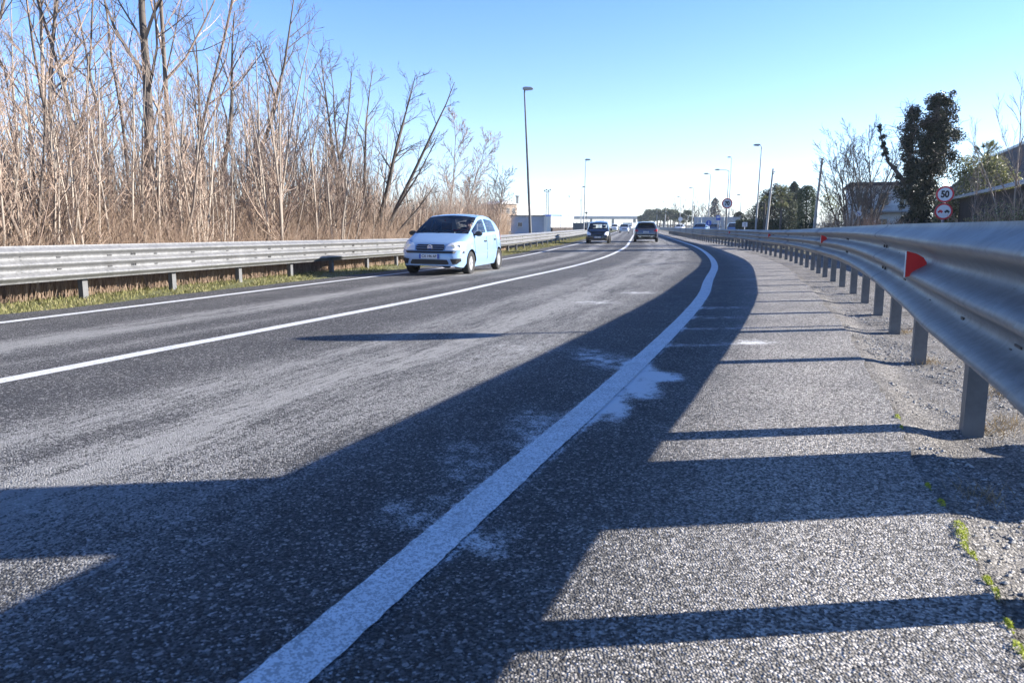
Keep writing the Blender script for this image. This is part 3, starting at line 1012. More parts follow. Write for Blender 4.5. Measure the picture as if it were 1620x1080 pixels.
        ell = [(0.085 * math.cos(a) * (1.15 if math.cos(a) > 0 else 1), 0.062 * math.sin(a)) for a in [2 * PI * k / 12 for k in range(12)]]
        yy = hw * 0.97
        mb.prism([(s * (yy + 0.07 + p[0]), mz + p[1]) for p in ell], 'x', mx - 0.05, mx + 0.03)
        mb.prism([(s * (yy + 0.07 + p[0] * 0.75), mz + p[1] * 0.75) for p in ell], 'x', mx + 0.03, mx + 0.06)
        mb.box((mx, s * (yy - 0.01), mz - 0.03), (0.05, 0.1, 0.03))
        mo = mb.build('wing_mirror', M['black_plastic'] if P.get('dark_mirror', True) else paint, root); auto_smooth(mo, 50)
        mb = MB(); mb.prism([(s * (yy + 0.07 + p[0] * 0.85), mz + p[1] * 0.85) for p in ell], 'x', mx - 0.054, mx - 0.051)
        mb.build('mirror_glass', M['chrome'], mo)

    def patch(name, poly, axis, sgn, off, mat, par=root, solid=0.0, sub=3):
        """outline cut to lie on the bodywork; axis 'x': poly is (y,z) seen from the front/rear; 'y': poly is (x,z) seen from the side"""
        bm = bmesh.new()
        vs = [bm.verts.new((p[0], p[1], 0)) for p in poly]
        bm.faces.new(vs)
        bmesh.ops.triangulate(bm, faces=bm.faces)
        for _ in range(sub):
            bmesh.ops.subdivide_edges(bm, edges=[e for e in bm.edges if e.calc_length() > 0.05], cuts=1)
            bmesh.ops.triangulate(bm, faces=bm.faces)
        last = None
        for v in bm.verts:
            a, b = v.co.x, v.co.y
            if axis == 'x': h = bvh.ray_cast(Vector((5 * sgn, a, b)), Vector((-sgn, 0, 0)))
            else: h = bvh.ray_cast(Vector((a, 5 * sgn, b)), Vector((0, -sgn, 0)))
            if h[0]:
                v.co = h[0] + h[1] * 0 + (Vector((sgn * off, 0, 0)) if axis == 'x' else Vector((0, sgn * off, 0))); last = v.co.copy()
            else: v.co = last if last else Vector((0, 0, 0))
        me = bpy.data.meshes.new(name); 
        bmesh.ops.recalc_face_normals(bm, faces=bm.faces)
        bm.to_mesh(me); bm.free()
        me.materials.append(mat)
        o = bpy.data.objects.new(name, me); COL.objects.link(o); o.parent = par
        if solid:
            md = o.modifiers.new('thickness', 'SOLIDIFY'); md.thickness = solid; md.offset = 0
        return o

    # wheels
    wm = None
    for sx in (1, -1):
        for sy in (1, -1):
            if wm is None:
                w = empty('wheel'); w.parent = root; wm = w
                prof = [(rw * 0.60, -0.085), (rw * 0.90, -0.095), (rw * 0.985, -0.075), (rw, -0.04), (rw, 0.04), (rw * 0.985, 0.075), (rw * 0.90, 0.095), (rw * 0.60, 0.085)]
                mb = MB(); n = 28; v, f = [], []
                for k in range(n):
                    a = 2 * PI * k / n
                    for r0, y0 in prof: v.append((r0 * math.cos(a), y0, r0 * math.sin(a)))
                m_ = len(prof)
                for k in range(n):
                    for q in range(m_):
                        f.append((k * m_ + q, k * m_ + (q + 1) % m_, ((k + 1) % n) * m_ + (q + 1) % m_, ((k + 1) % n) * m_ + q))
                mb.add(v, f); auto_smooth(mb.build('tyre', M['tyre'], w), 40)
                mb = MB()
                r1 = rw * 0.62
                ring = [(r1 * math.cos(2 * PI * k / 28), r1 * math.sin(2 * PI * k / 28)) for k in range(28)]
                # dish with holes suggested by raised spokes
                mb.prism([(a_ * 0.98, b_ * 0.98) for a_, b_ in ring], 'y', -0.04, 0.035, 1)
                for k in range(28):
                    a0, a1 = 2 * PI * k / 28, 2 * PI * (k + 1) / 28
                    q = [(r1 * 0.84 * math.cos(a0), r1 * 0.84 * math.sin(a0)), (r1 * math.cos(a0), r1 * math.sin(a0)), (r1 * math.cos(a1), r1 * math.sin(a1)), (r1 * 0.84 * math.cos(a1), r1 * 0.84 * math.sin(a1))]
                    mb.prism(q, 'y', 0.03, 0.075, 0)
                for k in range(P.get('spokes', 7)):
                    a0 = 2 * PI * k / P.get('spokes', 7)
                    ca, sa = math.cos(a0), math.sin(a0)
                    q = [(0.0 * ca - 0.035 * -sa, -0.035 * ca), (r1 * 0.9 * ca + 0.048 * sa, r1 * 0.9 * sa - 0.048 * ca), (r1 * 0.9 * ca - 0.048 * sa, r1 * 0.9 * sa + 0.048 * ca), (-0.035 * sa, 0.035 * ca)]
                    q[0] = (0.035 * sa, -0.035 * ca)
                    mb.prism(q, 'y', 0.03, 0.068 + 0.0005 * k, 0)
                hub = [(0.055 * math.cos(2 * PI * k / 14), 0.055 * math.sin(2 * PI * k / 14)) for k in range(14)]
                mb.prism(hub, 'y', 0.03, 0.082, 0)
                mb.build('rim', [M['rim'], M['black_plastic']], w)
            else:
                w = copy_tree(wm, root)
            w.location = (sx * wb, sy * (hw - 0.105), rw)
            w.rotation_euler = (0, 0, 0 if sy > 0 else PI)
    # dark arch liners and floor
    mb = MB()
    for sx in (1, -1):
        for sy in (1, -1):
            n = 14; v, f = [], []
            for k in range(n + 1):
                a = -0.35 + (PI + 0.7) * k / n
                for yy in (hw - 0.34, hw - 0.035): v.append((sx * wb + (ra - 0.004) * math.cos(a), sy * yy, rw + (ra - 0.004) * math.sin(a)))
            for k in range(n): f.append((2 * k, 2 * k + 1, 2 * k + 3, 2 * k + 2))
            k0 = len(v); v.append((sx * wb, sy * (hw - 0.34), rw))
            for k in range(n): f.append((2 * k, 2 * k + 2, k0))
            mb.add(v, f)
    mb.box(((xs[0] + xs[-1]) / 2, 0, 0.27), (xs[-1] - xs[0] - 0.5, W - 0.36, 0.10))
    mb.box((0, 0, 0.27), (P['wb'] - 2 * ra - 0.08, W - 0.16, 0.10))
    mb.build('underbody', M['black_plastic'], root)
    return root, patch, bvh, X


HATCH = dict(W=1.66, wb=2.46, rw=0.285, tumble=0.205, xc=1.16, xw=0.30, xr=-1.22, xd=-1.70,
             top=[(-1.86, 0.52), (-1.85, 0.78), (-1.80, 0.90), (-1.70, 1.00), (-1.55, 1.15), (-1.36, 1.31), (-1.22, 1.385), (-0.9, 1.445), (-0.35, 1.485), (0.1, 1.47), (0.30, 1.435), (0.55, 1.315), (0.85, 1.17), (1.16, 1.00), (1.40, 0.93), (1.62, 0.86), (1.80, 0.785), (1.90, 0.71), (1.96, 0.62), (1.985, 0.54)],
             plan=[(-1.86, 0.58), (-1.82, 0.66), (-1.70, 0.725), (-1.45, 0.775), (-1.0, 0.815), (-0.5, 0.83), (0.9, 0.83), (1.3, 0.815), (1.55, 0.795), (1.72, 0.77), (1.84, 0.73), (1.92, 0.665), (1.965, 0.58), (1.985, 0.50)],
             bot=[(-1.86, 0.34), (-1.7, 0.26), (-1.4, 0.2), (1.5, 0.19), (1.75, 0.20), (1.985, 0.24)],
             belt=[(-1.86, 0.95), (-1.2, 0.97), (0.2, 0.925), (1.16, 0.915), (1.6, 0.80), (1.985, 0.5)],
             doors=[-0.98, -0.06, 0.98], win=[(-1.02, -0.16), (-0.06, 0.98)], dark_mirror=True)


def rr_poly(y0, y1, z0, z1, c=0.02):
    return [(y0 + c, z0), (y1 - c, z0), (y1, z0 + c), (y1, z1 - c), (y1 - c, z1), (y0 + c, z1), (y0, z1 - c), (y0, z0 + c)]


def license_plate(root, x, z, sgn, txt, size=(0.50, 0.11)):
    pl = empty('license_plate', (x, 0, z)); pl.parent = root
    mb = MB(); mb.box((0, 0, 0), (0.012, size[0], size[1])); mb.build('plate_panel', M['plate'], pl)
    mb = MB()
    for s in (-1, 1): mb.box((0.0075 * sgn, s * (size[0] / 2 - 0.02), 0), (0.003, 0.04, size[1] * 0.98))
    mb.build('blue_band', M['plate_blue'], pl)
    t = text_obj('plate_number', txt, 0.082, M['plate_ink'], pl, 0.001)
    t.location = (0.008 * sgn, 0, 0)
    t.rotation_euler = (PI / 2, 0, PI / 2 if sgn > 0 else -PI / 2)
    return pl


def place_car(root, cx, cy, dx, dy, roll=0.0):
    root.location = (cx, cy, G(cx, cy) + 0.004)
    root.rotation_euler = (-roll, 0, math.atan2(dy, dx))


# --- the pale blue hatchback coming toward us
hb, patch, bvh, X = make_car('hatchback_car', HATCH, M['paint_blue'])
tag(hb, 'pale blue five-door hatchback coming down the left lane', 'car')
for s in (1, -1):
    hl = patch('headlight', [(s * y, z) for y, z in ((0.385, 0.61), (0.60, 0.605), (0.765, 0.625), (0.775, 0.70), (0.755, 0.80), (0.62, 0.795), (0.48, 0.765), (0.40, 0.70))], 'x', 1, 0.012, M['lamp_glass'], hb, 0.012)
    mb = MB()
    for (yy, zz, rr_) in ((0.56, 0.685, 0.055), (0.68, 0.70, 0.045)):
        h = bvh.ray_cast(Vector((5, s * yy, zz)), Vector((-1, 0, 0)))
        x0 = h[0].x if h[0] else 1.7
        mb.prism([(s * yy + rr_ * math.cos(2 * PI * k / 14), zz + rr_ * math.sin(2 * PI * k / 14)) for k in range(14)], 'x', x0 + 0.012, x0 + 0.024)
    mb.build('reflector_bowl', M['chrome'], hl)
    patch('fog_intake', [(s * y, z) for y, z in ((0.52, 0.40), (0.74, 0.42), (0.735, 0.35), (0.66, 0.285), (0.57, 0.285))], 'x', 1, 0.010, M['black_plastic'], hb, 0.008)
    patch('indicator_lamp', [(1.20 + 0.0, 0.68), (1.26, 0.68), (1.26, 0.71), (1.20, 0.71)], 'y', s, 0.006, M['amber'], hb, 0.006)
gr = patch('grille', rr_poly(-0.355, 0.355, 0.60, 0.735, 0.03), 'x', 1, 0.012, M['black_plastic'], hb, 0.012)
for z in (0.642, 0.690):
    patch('grille_bar', [(-0.345, z), (0.345, z), (0.345, z + 0.010), (-0.345, z + 0.010)], 'x', 1, 0.022, M['paint_silver'], gr, 0.006)
h = bvh.ray_cast(Vector((5, 0, 0.668)), Vector((-1, 0, 0)))
mb = MB()
mb.prism([(0.062 * math.cos(2 * PI * k / 20), 0.668 + 0.062 * math.sin(2 * PI * k / 20)) for k in range(20)], 'x', h[0].x + 0.01, h[0].x + 0.040)
bd = mb.build('badge', M['chrome'], gr)
mb = MB(); mb.prism([(0.048 * math.cos(2 * PI * k / 20), 0.668 + 0.048 * math.sin(2 * PI * k / 20)) for k in range(20)], 'x', h[0].x + 0.040, h[0].x + 0.043, 0)
for k in range(4): mb.box((h[0].x + 0.044, -0.03 + 0.02 * k, 0.668), (0.004, 0.010, 0.05 if k in (1, 2) else 0.036), 0, 1)
mb.build('badge', [M['plate_blue'], M['chrome']], gr)
patch('bumper_strip', rr_poly(-0.78, 0.78, 0.535, 0.585, 0.01), 'x', 1, 0.020, M['black_plastic'], hb, 0.016)
patch('lower_intake', [(-0.44, 0.385), (0.44, 0.385), (0.49, 0.30), (0.46, 0.275), (-0.46, 0.275), (-0.49, 0.30)], 'x', 1, 0.010, M['black_plastic'], hb, 0.008)
h = bvh.ray_cast(Vector((5, 0, 0.47)), Vector((-1, 0, 0)))
license_plate(hb, h[0].x + 0.03, 0.462, 1, 'CX 196 AP')
for p0, p1 in (((1.17, 0.55, 0.975), (0.93, -0.02, 1.12)), ((1.18, -0.05, 0.99), (0.95, -0.55, 1.09))): mb = MB(); mb.tube([p0, p1], 0.009, 5); mb.build('wiper', M['black_plastic'], hb)
mb = MB(); mb.tube([(0.22, 0, 1.46), (0.10, 0, 1.58)], [0.006, 0.003], 5); mb.build('antenna', M['black_plastic'], hb)
# door mouldings
for s in (1, -1):
    patch('side_moulding', [(-0.96, 0.535), (0.96, 0.525), (0.96, 0.555), (-0.96, 0.565)], 'y', s, 0.010, M['paint_blue'], hb, 0.012)
    patch('tail_light', [(-1.62, 0.80), (-1.76, 0.80), (-1.70, 1.03), (-1.60, 1.10)], 'y', s, 0.008, M['red_lens'], hb, 0.006)
# cabin: dashboard, wheel, seats
mb = MB()
mb.prism([(1.12, 0.55), (1.14, 0.93), (0.95, 0.955), (0.78, 0.92), (0.70, 0.80), (0.72, 0.55)], 'y', -0.72, 0.72)
mb.build('dashboard', M['interior'], hb)
mb = MB()
c = Vector((0.52, 0.36, 0.93)); ax = Vector((-0.85, 0, 0.52)); u_ = Vector((0, 1, 0)); w_ = ax.normalized().cross(u_)
mb.tube([c + (u_ * math.cos(2 * PI * k / 20) + w_ * math.sin(2 * PI * k / 20)) * 0.18 for k in range(21)], 0.016, 6)
mb.tube([c - u_ * 0.18, c, c + u_ * 0.18], 0.018, 5); mb.tube([c, c + Vector((0.3, 0, -0.15))], 0.03, 6)
mb.build('steering_wheel', M['black_plastic'], hb)


def seat(x, y, w, par, rest=True):
    mb = MB()
    mb.prism([(x - 0.26, 0.30), (x + 0.26, 0.34), (x + 0.27, 0.47), (x - 0.24, 0.44)], 'y', y - w / 2, y + w / 2)
    mb.prism([(x - 0.24, 0.445), (x - 0.12, 0.46), (x - 0.28, 1.02), (x - 0.38, 1.02)], 'y', y - w / 2 + 0.02, y + w / 2 - 0.02)
    if rest:
        mb.prism([(x - 0.30, 1.06), (x - 0.28, 1.20), (x - 0.34, 1.25), (x - 0.40, 1.22), (x - 0.39, 1.06)], 'y', y - 0.13, y + 0.13)
        for s in (-1, 1): mb.tube([(x - 0.33, y + s * 0.06, 1.0), (x - 0.34, y + s * 0.06, 1.08)], 0.008, 5)
    o = mb.build('seat', M['interior'], par)
    md = o.modifiers.new('bevel', 'BEVEL'); md.width = 0.02; md.segments = 2
    return o


seat(0.10, 0.36, 0.50, hb); seat(0.10, -0.36, 0.50, hb); seat(-0.80, 0.0, 1.2, hb, False)


def person_skin(verts, edges, radii, name, mat):
    me = bpy.data.meshes.new(name)
    me.from_pydata(verts, edges, [])
    me.materials.append(mat)
    o = bpy.data.objects.new(name, me); COL.objects.link(o)
    sk = o.modifiers.new('skin', 'SKIN')
    for i, sv in enumerate(me.skin_vertices[0].data):
        sv.radius = radii[i] if hasattr(radii[i], '__len__') else (radii[i], radii[i])
        sv.use_root = (i == 0)
    sb = o.modifiers.new('subsurf', 'SUBSURF'); sb.levels = 2; sb.render_levels = 2
    return o


# the driver, seated at the wheel (their left-hand seat)
pv = [(-0.02, 0, 0.50), (-0.08, 0, 0.66), (-0.12, 0, 0.84), (-0.13, 0, 0.98), (-0.10, 0, 1.06), (-0.075, 0, 1.13), (-0.06, 0, 1.22), (-0.065, 0, 1.295),
      (-0.11, 0.17, 0.96), (0.05, 0.25, 0.78), (0.30, 0.19, 0.88), (0.385, 0.165, 0.925),
      (-0.11, -0.17, 0.96), (0.05, -0.25, 0.78), (0.30, -0.19, 0.88), (0.385, -0.165, 0.925),
      (0.02, 0.10, 0.50), (0.42, 0.14, 0.58), (0.62, 0.13, 0.34), (0.02, -0.10, 0.50), (0.42, -0.14, 0.58), (0.62, -0.13, 0.34)]
pe = [(0, 1), (1, 2), (2, 3), (3, 4), (4, 5), (5, 6), (6, 7), (3, 8), (8, 9), (9, 10), (10, 11), (3, 12), (12, 13), (13, 14), (14, 15), (0, 16), (16, 17), (17, 18), (0, 19), (19, 20), (20, 21)]
pr = [(0.13, 0.11), (0.15, 0.11), (0.17, 0.11), (0.12, 0.09), 0.058, (0.075, 0.085), (0.085, 0.10), (0.06, 0.07), 0.07, 0.052, 0.042, 0.04, 0.07, 0.052, 0.042, 0.04, 0.085, 0.075, 0.055, 0.085, 0.075, 0.055]
drv = empty('person')
tag(drv, 'driver in dark coat seated at the wheel of the pale blue hatchback', 'person')
pb = person_skin([(x, y, z) for x, y, z in pv], pe, pr, 'body', M['skin']); pb.parent = drv
cv = [pv[i] for i in (0, 1, 2, 3, 8, 9, 10, 12, 13, 14)]
ce = [(0, 1), (1, 2), (2, 3), (3, 4), (4, 5), (5, 6), (3, 7), (7, 8), (8, 9)]
cr_ = [(0.15, 0.13), (0.175, 0.13), (0.19, 0.13), (0.13, 0.105), 0.085, 0.066, 0.055, 0.085, 0.066, 0.055]
cb = person_skin(cv, ce, cr_, 'coat', M['coat']); cb.parent = drv
mb = MB(); v, f = [], []
for a in range(9):
    th_ = PI * 0.62 * a / 8
    for k in range(14):
        ph = 2 * PI * k / 14
        front = max(0, math.cos(ph))
        t2 = th_ * (1 - 0.42 * front)
        v.append((-0.065 + 0.115 * math.sin(t2) * math.cos(ph), 0.093 * math.sin(t2) * math.sin(ph), 1.235 + 0.122 * math.cos(t2)))
for a in range(8):
    for k in range(14): f.append((a * 14 + k, a * 14 + (k + 1) % 14, (a + 1) * 14 + (k + 1) % 14, (a + 1) * 14 + k))
mb.add(v, f); mb.build('hair', M['hair'], drv, smooth=True)
for s in (1, -1): mb = MB(); mb.box((0.028, s * 0.034, 1.225), (0.012, 0.022, 0.010)); mb.build('eye', M['coat'], drv)
mb = MB(); mb.box((0.026, 0, 1.155), (0.012, 0.05, 0.008)); mb.build('mouth', M['coat'], drv)
mb = MB(); mb.prism([(0.02, 1.225), (0.055, 1.185), (0.02, 1.175)], 'y', -0.014, 0.014); mb.build('nose', M['skin'], drv)
for s in (1, -1): mb = MB(); mb.box((-0.065, s * 0.09, 1.215), (0.035, 0.02, 0.06)); mb.build('ear', M['skin'], drv)
hb.scale = (0.93, 0.93, 0.94)
HBP = (-1.36, 18.76); HBD = (-0.26, -0.965)
place_car(hb, *HBP, *HBD, 0.011)
DM = hb.matrix_basis
drv.scale = hb.scale
drv.location = Matrix.LocRotScale(hb.location, hb.rotation_euler, hb.scale) @ Vector((0.10, 0.36, 0.0))
drv.rotation_euler = hb.rotation_euler

# --- the black small people-carrier behind it
MPV = dict(HATCH)
MPV.update(W=1.70, wb=2.54, tumble=0.22, xc=1.42, xw=0.55, xr=-1.40, xd=-1.78, rw=0.30,
           top=[(-1.93, 0.55), (-1.92, 0.86), (-1.86, 1.0), (-1.78, 1.12), (-1.6, 1.40), (-1.40, 1.56), (-1.0, 1.61), (-0.2, 1.62), (0.3, 1.57), (0.55, 1.52), (1.0, 1.27), (1.42, 1.02), (1.62, 0.95), (1.80, 0.87), (1.90, 0.76), (1.96, 0.64), (1.985, 0.54)],
           belt=[(-1.93, 1.0), (0.2, 0.98), (1.42, 0.95), (1.62, 0.86), (1.985, 0.5)],
           doors=[-1.0, -0.05, 1.05], win=[(-1.5, -1.1), (-1.02, -0.14), (-0.05, 1.2)])
cx, patch, bvh, X = make_car('people_carrier_car', MPV, M['paint_black'], True)
tag(cx, 'small black car with tall windscreen following in the left lane', 'car')
for s in (1, -1):
    patch('headlight', [(s * y, z) for y, z in ((0.48, 0.60), (0.72, 0.62), (0.765, 0.74), (0.74, 0.86), (0.58, 0.82), (0.46, 0.70))], 'x', 1, 0.012, M['lamp_glass'], cx, 0.01)
    patch('fog_intake', [(s * y, z) for y, z in ((0.48, 0.40), (0.7, 0.42), (0.68, 0.30), (0.5, 0.29))], 'x', 1, 0.008, M['black_plastic'], cx, 0.008)
patch('grille', rr_poly(-0.40, 0.40, 0.55, 0.66, 0.03), 'x', 1, 0.010, M['black_plastic'], cx, 0.01)
patch('grille_bar', [(-0.36, 0.68), (0, 0.72), (0.36, 0.68), (0.36, 0.69), (0, 0.735), (-0.36, 0.69)], 'x', 1, 0.016, M['chrome'], cx, 0.008)
patch('lower_intake', rr_poly(-0.42, 0.42, 0.26, 0.36, 0.03), 'x', 1, 0.008, M['black_plastic'], cx, 0.008)
h = bvh.ray_cast(Vector((5, 0, 0.45)), Vector((-1, 0, 0))); license_plate(cx, h[0].x + 0.03, 0.45, 1, 'BW 482 KL')
mb = MB()
mb.prism([(1.38, 0.6), (1.38, 0.98), (0.95, 1.0), (0.85, 0.6)], 'y', -0.72, 0.72); mb.build('dashboard', M['interior'], cx)
for yy in (0.36, -0.36):
    o = seat(0.2, yy, 0.5, cx); o.location = (0, 0, 0.08)
seat(-0.8, 0, 1.2, cx, False).location = (0, 0, 0.08)
cx.scale = (0.93, 0.93, 0.90)
place_car(cx, 5.93, 52.3, -0.16, -0.987, 0.0)

# --- the grey SUV driving away in our lane
SUV = dict(HATCH)
SUV.update(W=1.82, wb=2.60, tumble=0.25, xc=1.25, xw=0.40, xr=-1.55, xd=-1.86, rw=0.34,
           top=[(-2.05, 0.60), (-2.04, 0.85), (-2.0, 1.0), (-1.86, 1.08), (-1.72, 1.32), (-1.55, 1.54), (-1.2, 1.60), (-0.3, 1.62), (0.2, 1.58), (0.40, 1.54), (0.9, 1.28), (1.25, 1.08), (1.6, 1.02), (1.9, 0.92), (2.05, 0.80), (2.14, 0.62)],
           plan=[(-2.05, 0.66), (-2.0, 0.80), (-1.85, 0.86), (-1.5, 0.90), (-1.0, 0.91), (1.2, 0.91), (1.6, 0.88), (1.85, 0.82), (2.0, 0.72), (2.14, 0.5)],
           bot=[(-2.05, 0.42), (-1.85, 0.33), (-1.4, 0.27), (1.6, 0.27), (2.14, 0.32)],
           belt=[(-2.05, 1.0), (0.2, 1.02), (1.25, 0.99), (1.7, 0.93), (2.14, 0.55)],
           doors=[-1.0, -0.05, 1.02], win=[(-1.62, -1.1), (-1.02, -0.14), (-0.05, 1.05)], dark_mirror=True, spokes=5)
sv, patch, bvh, X = make_car('suv_car', SUV, M['paint_grey'], False)
tag(sv, 'slate grey sport utility car driving away in the right lane, seen from behind', 'car')
for s in (1, -1):
    patch('tail_light', [(s * y, z) for y, z in ((0.58, 0.84), (0.80, 0.82), (0.83, 0.93), (0.80, 1.03), (0.66, 0.98), (0.56, 0.92))], 'x', -1, 0.014, M['red_lens'], sv, 0.012)
    mb = MB(); mb.tube([(0.25, s * 0.64, 1.60), (0.0, s * 0.64, 1.655), (-1.1, s * 0.64, 1.655), (-1.4, s * 0.64, 1.58)], 0.018, 6); mb.build('roof_rail', M['chrome'], sv)
    mb = MB(); mb.box((-2.02, s * 0.42, 0.40), (0.10, 0.13, 0.05)); mb.build('exhaust_tip', M['chrome'], sv)
patch('rear_bumper', rr_poly(-0.80, 0.80, 0.44, 0.62, 0.03), 'x', -1, 0.025, M['black_plastic'], sv, 0.02)
patch('bumper_strip', rr_poly(-0.62, 0.62, 0.47, 0.50, 0.01), 'x', -1, 0.055, M['chrome'], sv, 0.01)
h = bvh.ray_cast(Vector((-5, 0, 0.78)), Vector((1, 0, 0))); license_plate(sv, h[0].x - 0.03, 0.80, -1, 'FT 305 ZN')
mb = MB(); mb.prism([(-1.56, 1.55), (-1.80, 1.53), (-1.80, 1.55), (-1.56, 1.585)], 'y', -0.58, 0.58); mb.build('rear_spoiler', M['paint_grey'], sv)
sv.scale = (0.93, 0.94, 0.89)
place_car(sv, 9.72, 55.6, 0.17, 0.985)

# --- more cars further down the road and in the side street
SEDAN = dict(HATCH); SEDAN.update(dark_mirror=False)
far = [('silver car coming far off next to the centre line', 'paint_silver', 18.9, 129.0, 1, HATCH),
       ('white car far down the left lane behind the silver one', 'paint_white', 24.2, 181.0, 1, MPV),
       ('dark car far ahead near the overpass in the right lane', 'paint_grey', 40.6, 240.0, -1, SUV),
       ('white van-like car far off beneath the overpass', 'paint_white', 44.5, 290.0, 1, MPV)]
for lab, mt, x, y, sg, P in far:
    c, patch, bvh, X = make_car('car', P, M[mt], False)
    tag(c, lab, 'car')
    for s in (1, -1):
        patch('headlight', rr_poly(min(s * 0.45, s * 0.74), max(s * 0.45, s * 0.74), 0.62, 0.76, 0.02), 'x', 1, 0.012, M['lamp_glass'], c, 0.01, 2)
        patch('tail_light', rr_poly(min(s * 0.45, s * 0.66), max(s * 0.45, s * 0.66), 0.62, 0.76, 0.02), 'x', -1, 0.012, M['red_lens'], c, 0.01, 2)
    patch('grille', rr_poly(-0.36, 0.36, 0.58, 0.68, 0.02), 'x', 1, 0.01, M['black_plastic'], c, 0.01, 2)
    place_car(c, x, y, -0.16 * sg, -0.987 * sg)
park = [('blue car parked beside the dark clipped hedge', 'navy', 1158, 82, 0.5), ('silver car parked in the side street nearer the tall fence', 'paint_silver', 1106, 96, 0.9),
        ('dark car parked behind the round blue arrow sign', 'paint_black', 1127, 104, 0.7), ('white car parked far along the side street', 'paint_white', 1073, 150, 0.8)]
for lab, mt, px, d, a in park:
    c, patch, bvh, X = make_car('parked_car', HATCH, M[mt], False)
    tag(c, lab, 'car')
    for s in (1, -1): patch('headlight', rr_poly(min(s * 0.45, s * 0.74), max(s * 0.45, s * 0.74), 0.62, 0.76, 0.02), 'x', 1, 0.012, M['lamp_glass'], c, 0.01, 2)
    place_car(c, at(px, d), d, -math.sin(a * 0.5), -math.cos(a * 0.5))

# ---------------------------------------------------------------- lamp posts, utility poles, signs
M['galv'] = simple('grey_pole', (0.30, 0.31, 0.32), 0.6, 0.3, 0.2, 2)
M['darkpole'] = simple('dark_weathered_pole', (0.10, 0.105, 0.11), 0.7, 0.2, 0.25, 2)
M['concrete'] = simple('concrete', (0.36, 0.35, 0.33), 0.85, 0, 0.2, 1.5, bump=0.2)
M['sign_white'] = simple('sign_white', (0.72, 0.72, 0.73), 0.45, 0, 0.06, 5)
M['sign_red'] = simple('sign_red', (0.62, 0.015, 0.03), 0.4)
M['sign_black'] = simple('sign_black', (0.015, 0.015, 0.02), 0.5)
M['sign_blue'] = simple('sign_blue', (0.02, 0.10, 0.50), 0.4)
M['sign_back'] = simple('sign_back', (0.33, 0.34, 0.35), 0.5, 0.4)
M['lens'] = simple('lamp_lens', (0.55, 0.56, 0.56), 0.2)


def lamp_post(name, bx, by, h, side, label, lean=(0, 0), arm=1.0, r0=0.085, group='street lamps along the road', mat='galv'):
    """arm leans out toward side (-1 left, +1 right)"""
    root = empty(name, (bx, by, G(bx, by)))
    tag(root, label, 'street lamp', group)
    mb = MB()
    top = Vector((lean[0], lean[1], h - 0.15))
    mb.tube([(0, 0, -0.3), top * 0.5, top], [r0, r0 * 0.75, r0 * 0.45], 10)
    e = top + Vector((side * arm, -0.05, 0.18))
    mb.tube([top - Vector((0, 0, 0.05)), top + Vector((side * arm * 0.25, 0, 0.13)), e], [r0 * 0.45, r0 * 0.4, r0 * 0.36], 8)
    auto_smooth(mb.build('pole', M[mat], root), 50)
    mb = MB()
    x0 = e.x - side * 0.12
    pl = [(-0.02, -0.04), (0.10, -0.09), (0.62, -0.055), (0.66, 0.0), (0.5, 0.085), (0.12, 0.10), (-0.02, 0.05)]
    mb.prism([(x0 + side * a, e.z + b) for a, b in pl], 'y', e.y - 0.15, e.y + 0.15)
    hd = mb.build('lamp_head', M['sign_back'], root)
    md = hd.modifiers.new('bevel', 'BEVEL'); md.width = 0.03; md.segments = 2
    mb = MB(); mb.box((x0 + side * 0.34, e.y, e.z - 0.085), (0.40, 0.22, 0.03), 0, 0, side * -0.07)
    mb.build('lens', M['lens'], hd)
    return root


d = 49; bx = at(840, d)
lamp_post('street_lamp', bx, d, hgt(152, d) - G(bx, d), 1, 'tall dark street lamp leaning a little behind the left guardrail', (at(829, d) - bx, 0), 0.02, 0.10, mat='darkpole')
d = 92; lamp_post('street_lamp', at(922, d), d, hgt(257, d) - G(at(922, d), d), 1, 'thin street lamp rising just left of the black car', (0.15, 0), 0.05, 0.085)
d = 150; lamp_post('street_lamp', at(918.5, d), d, hgt(298, d) + 0.17, 1, 'short faint street lamp beside the lamp left of the black car', (0, 0), 0.2, 0.08)
LAMPS = [(1191, 1194.5, 235, 76, -1, 0.3, 'tallest street lamp on the right, just left of the wooden poles'), (1116.5, 1117.5, 278, 117, -1, 0.5, 'street lamp whose head is left above the seventy sign'),
         (1144, 1146, 272, 109, -1, 1.5, 'street lamp rising right behind the seventy sign'), (1148, 1149, 253, 140, -1, 0.3, 'faint lamp top high above the seventy sign'),
         (1166, 1166.5, 310, 150, -1, 0.4, 'small street lamp left of the clipped hedge'), (1091, 1092, 299, 159, -1, 0.5, 'street lamp left of the tall pale fence'),
         (1072, 1072.5, 313, 200, -1, 0.5, 'street lamp in front of the far pines nearest the road sign'), (1049, 1050, 321, 250, -1, 0.8, 'faint distant lamp in front of the pine wood'),
         (1036, 1036.5, 330, 280, -1, 0.8, 'distant lamp by the left part of the pine wood'), (1022, 1022.3, 332, 330, -1, 0.8, 'farthest lamp near the end of the overpass')]
for pb_, pt, top_, d, sd, arm, lab in LAMPS:
    bx = at(pb_, d); lamp_post('street_lamp', bx, d, hgt(top_, d) - G(bx, d), sd, lab, (at(pt, d) - bx, 0), arm, 0.085 + d * 0.0002)
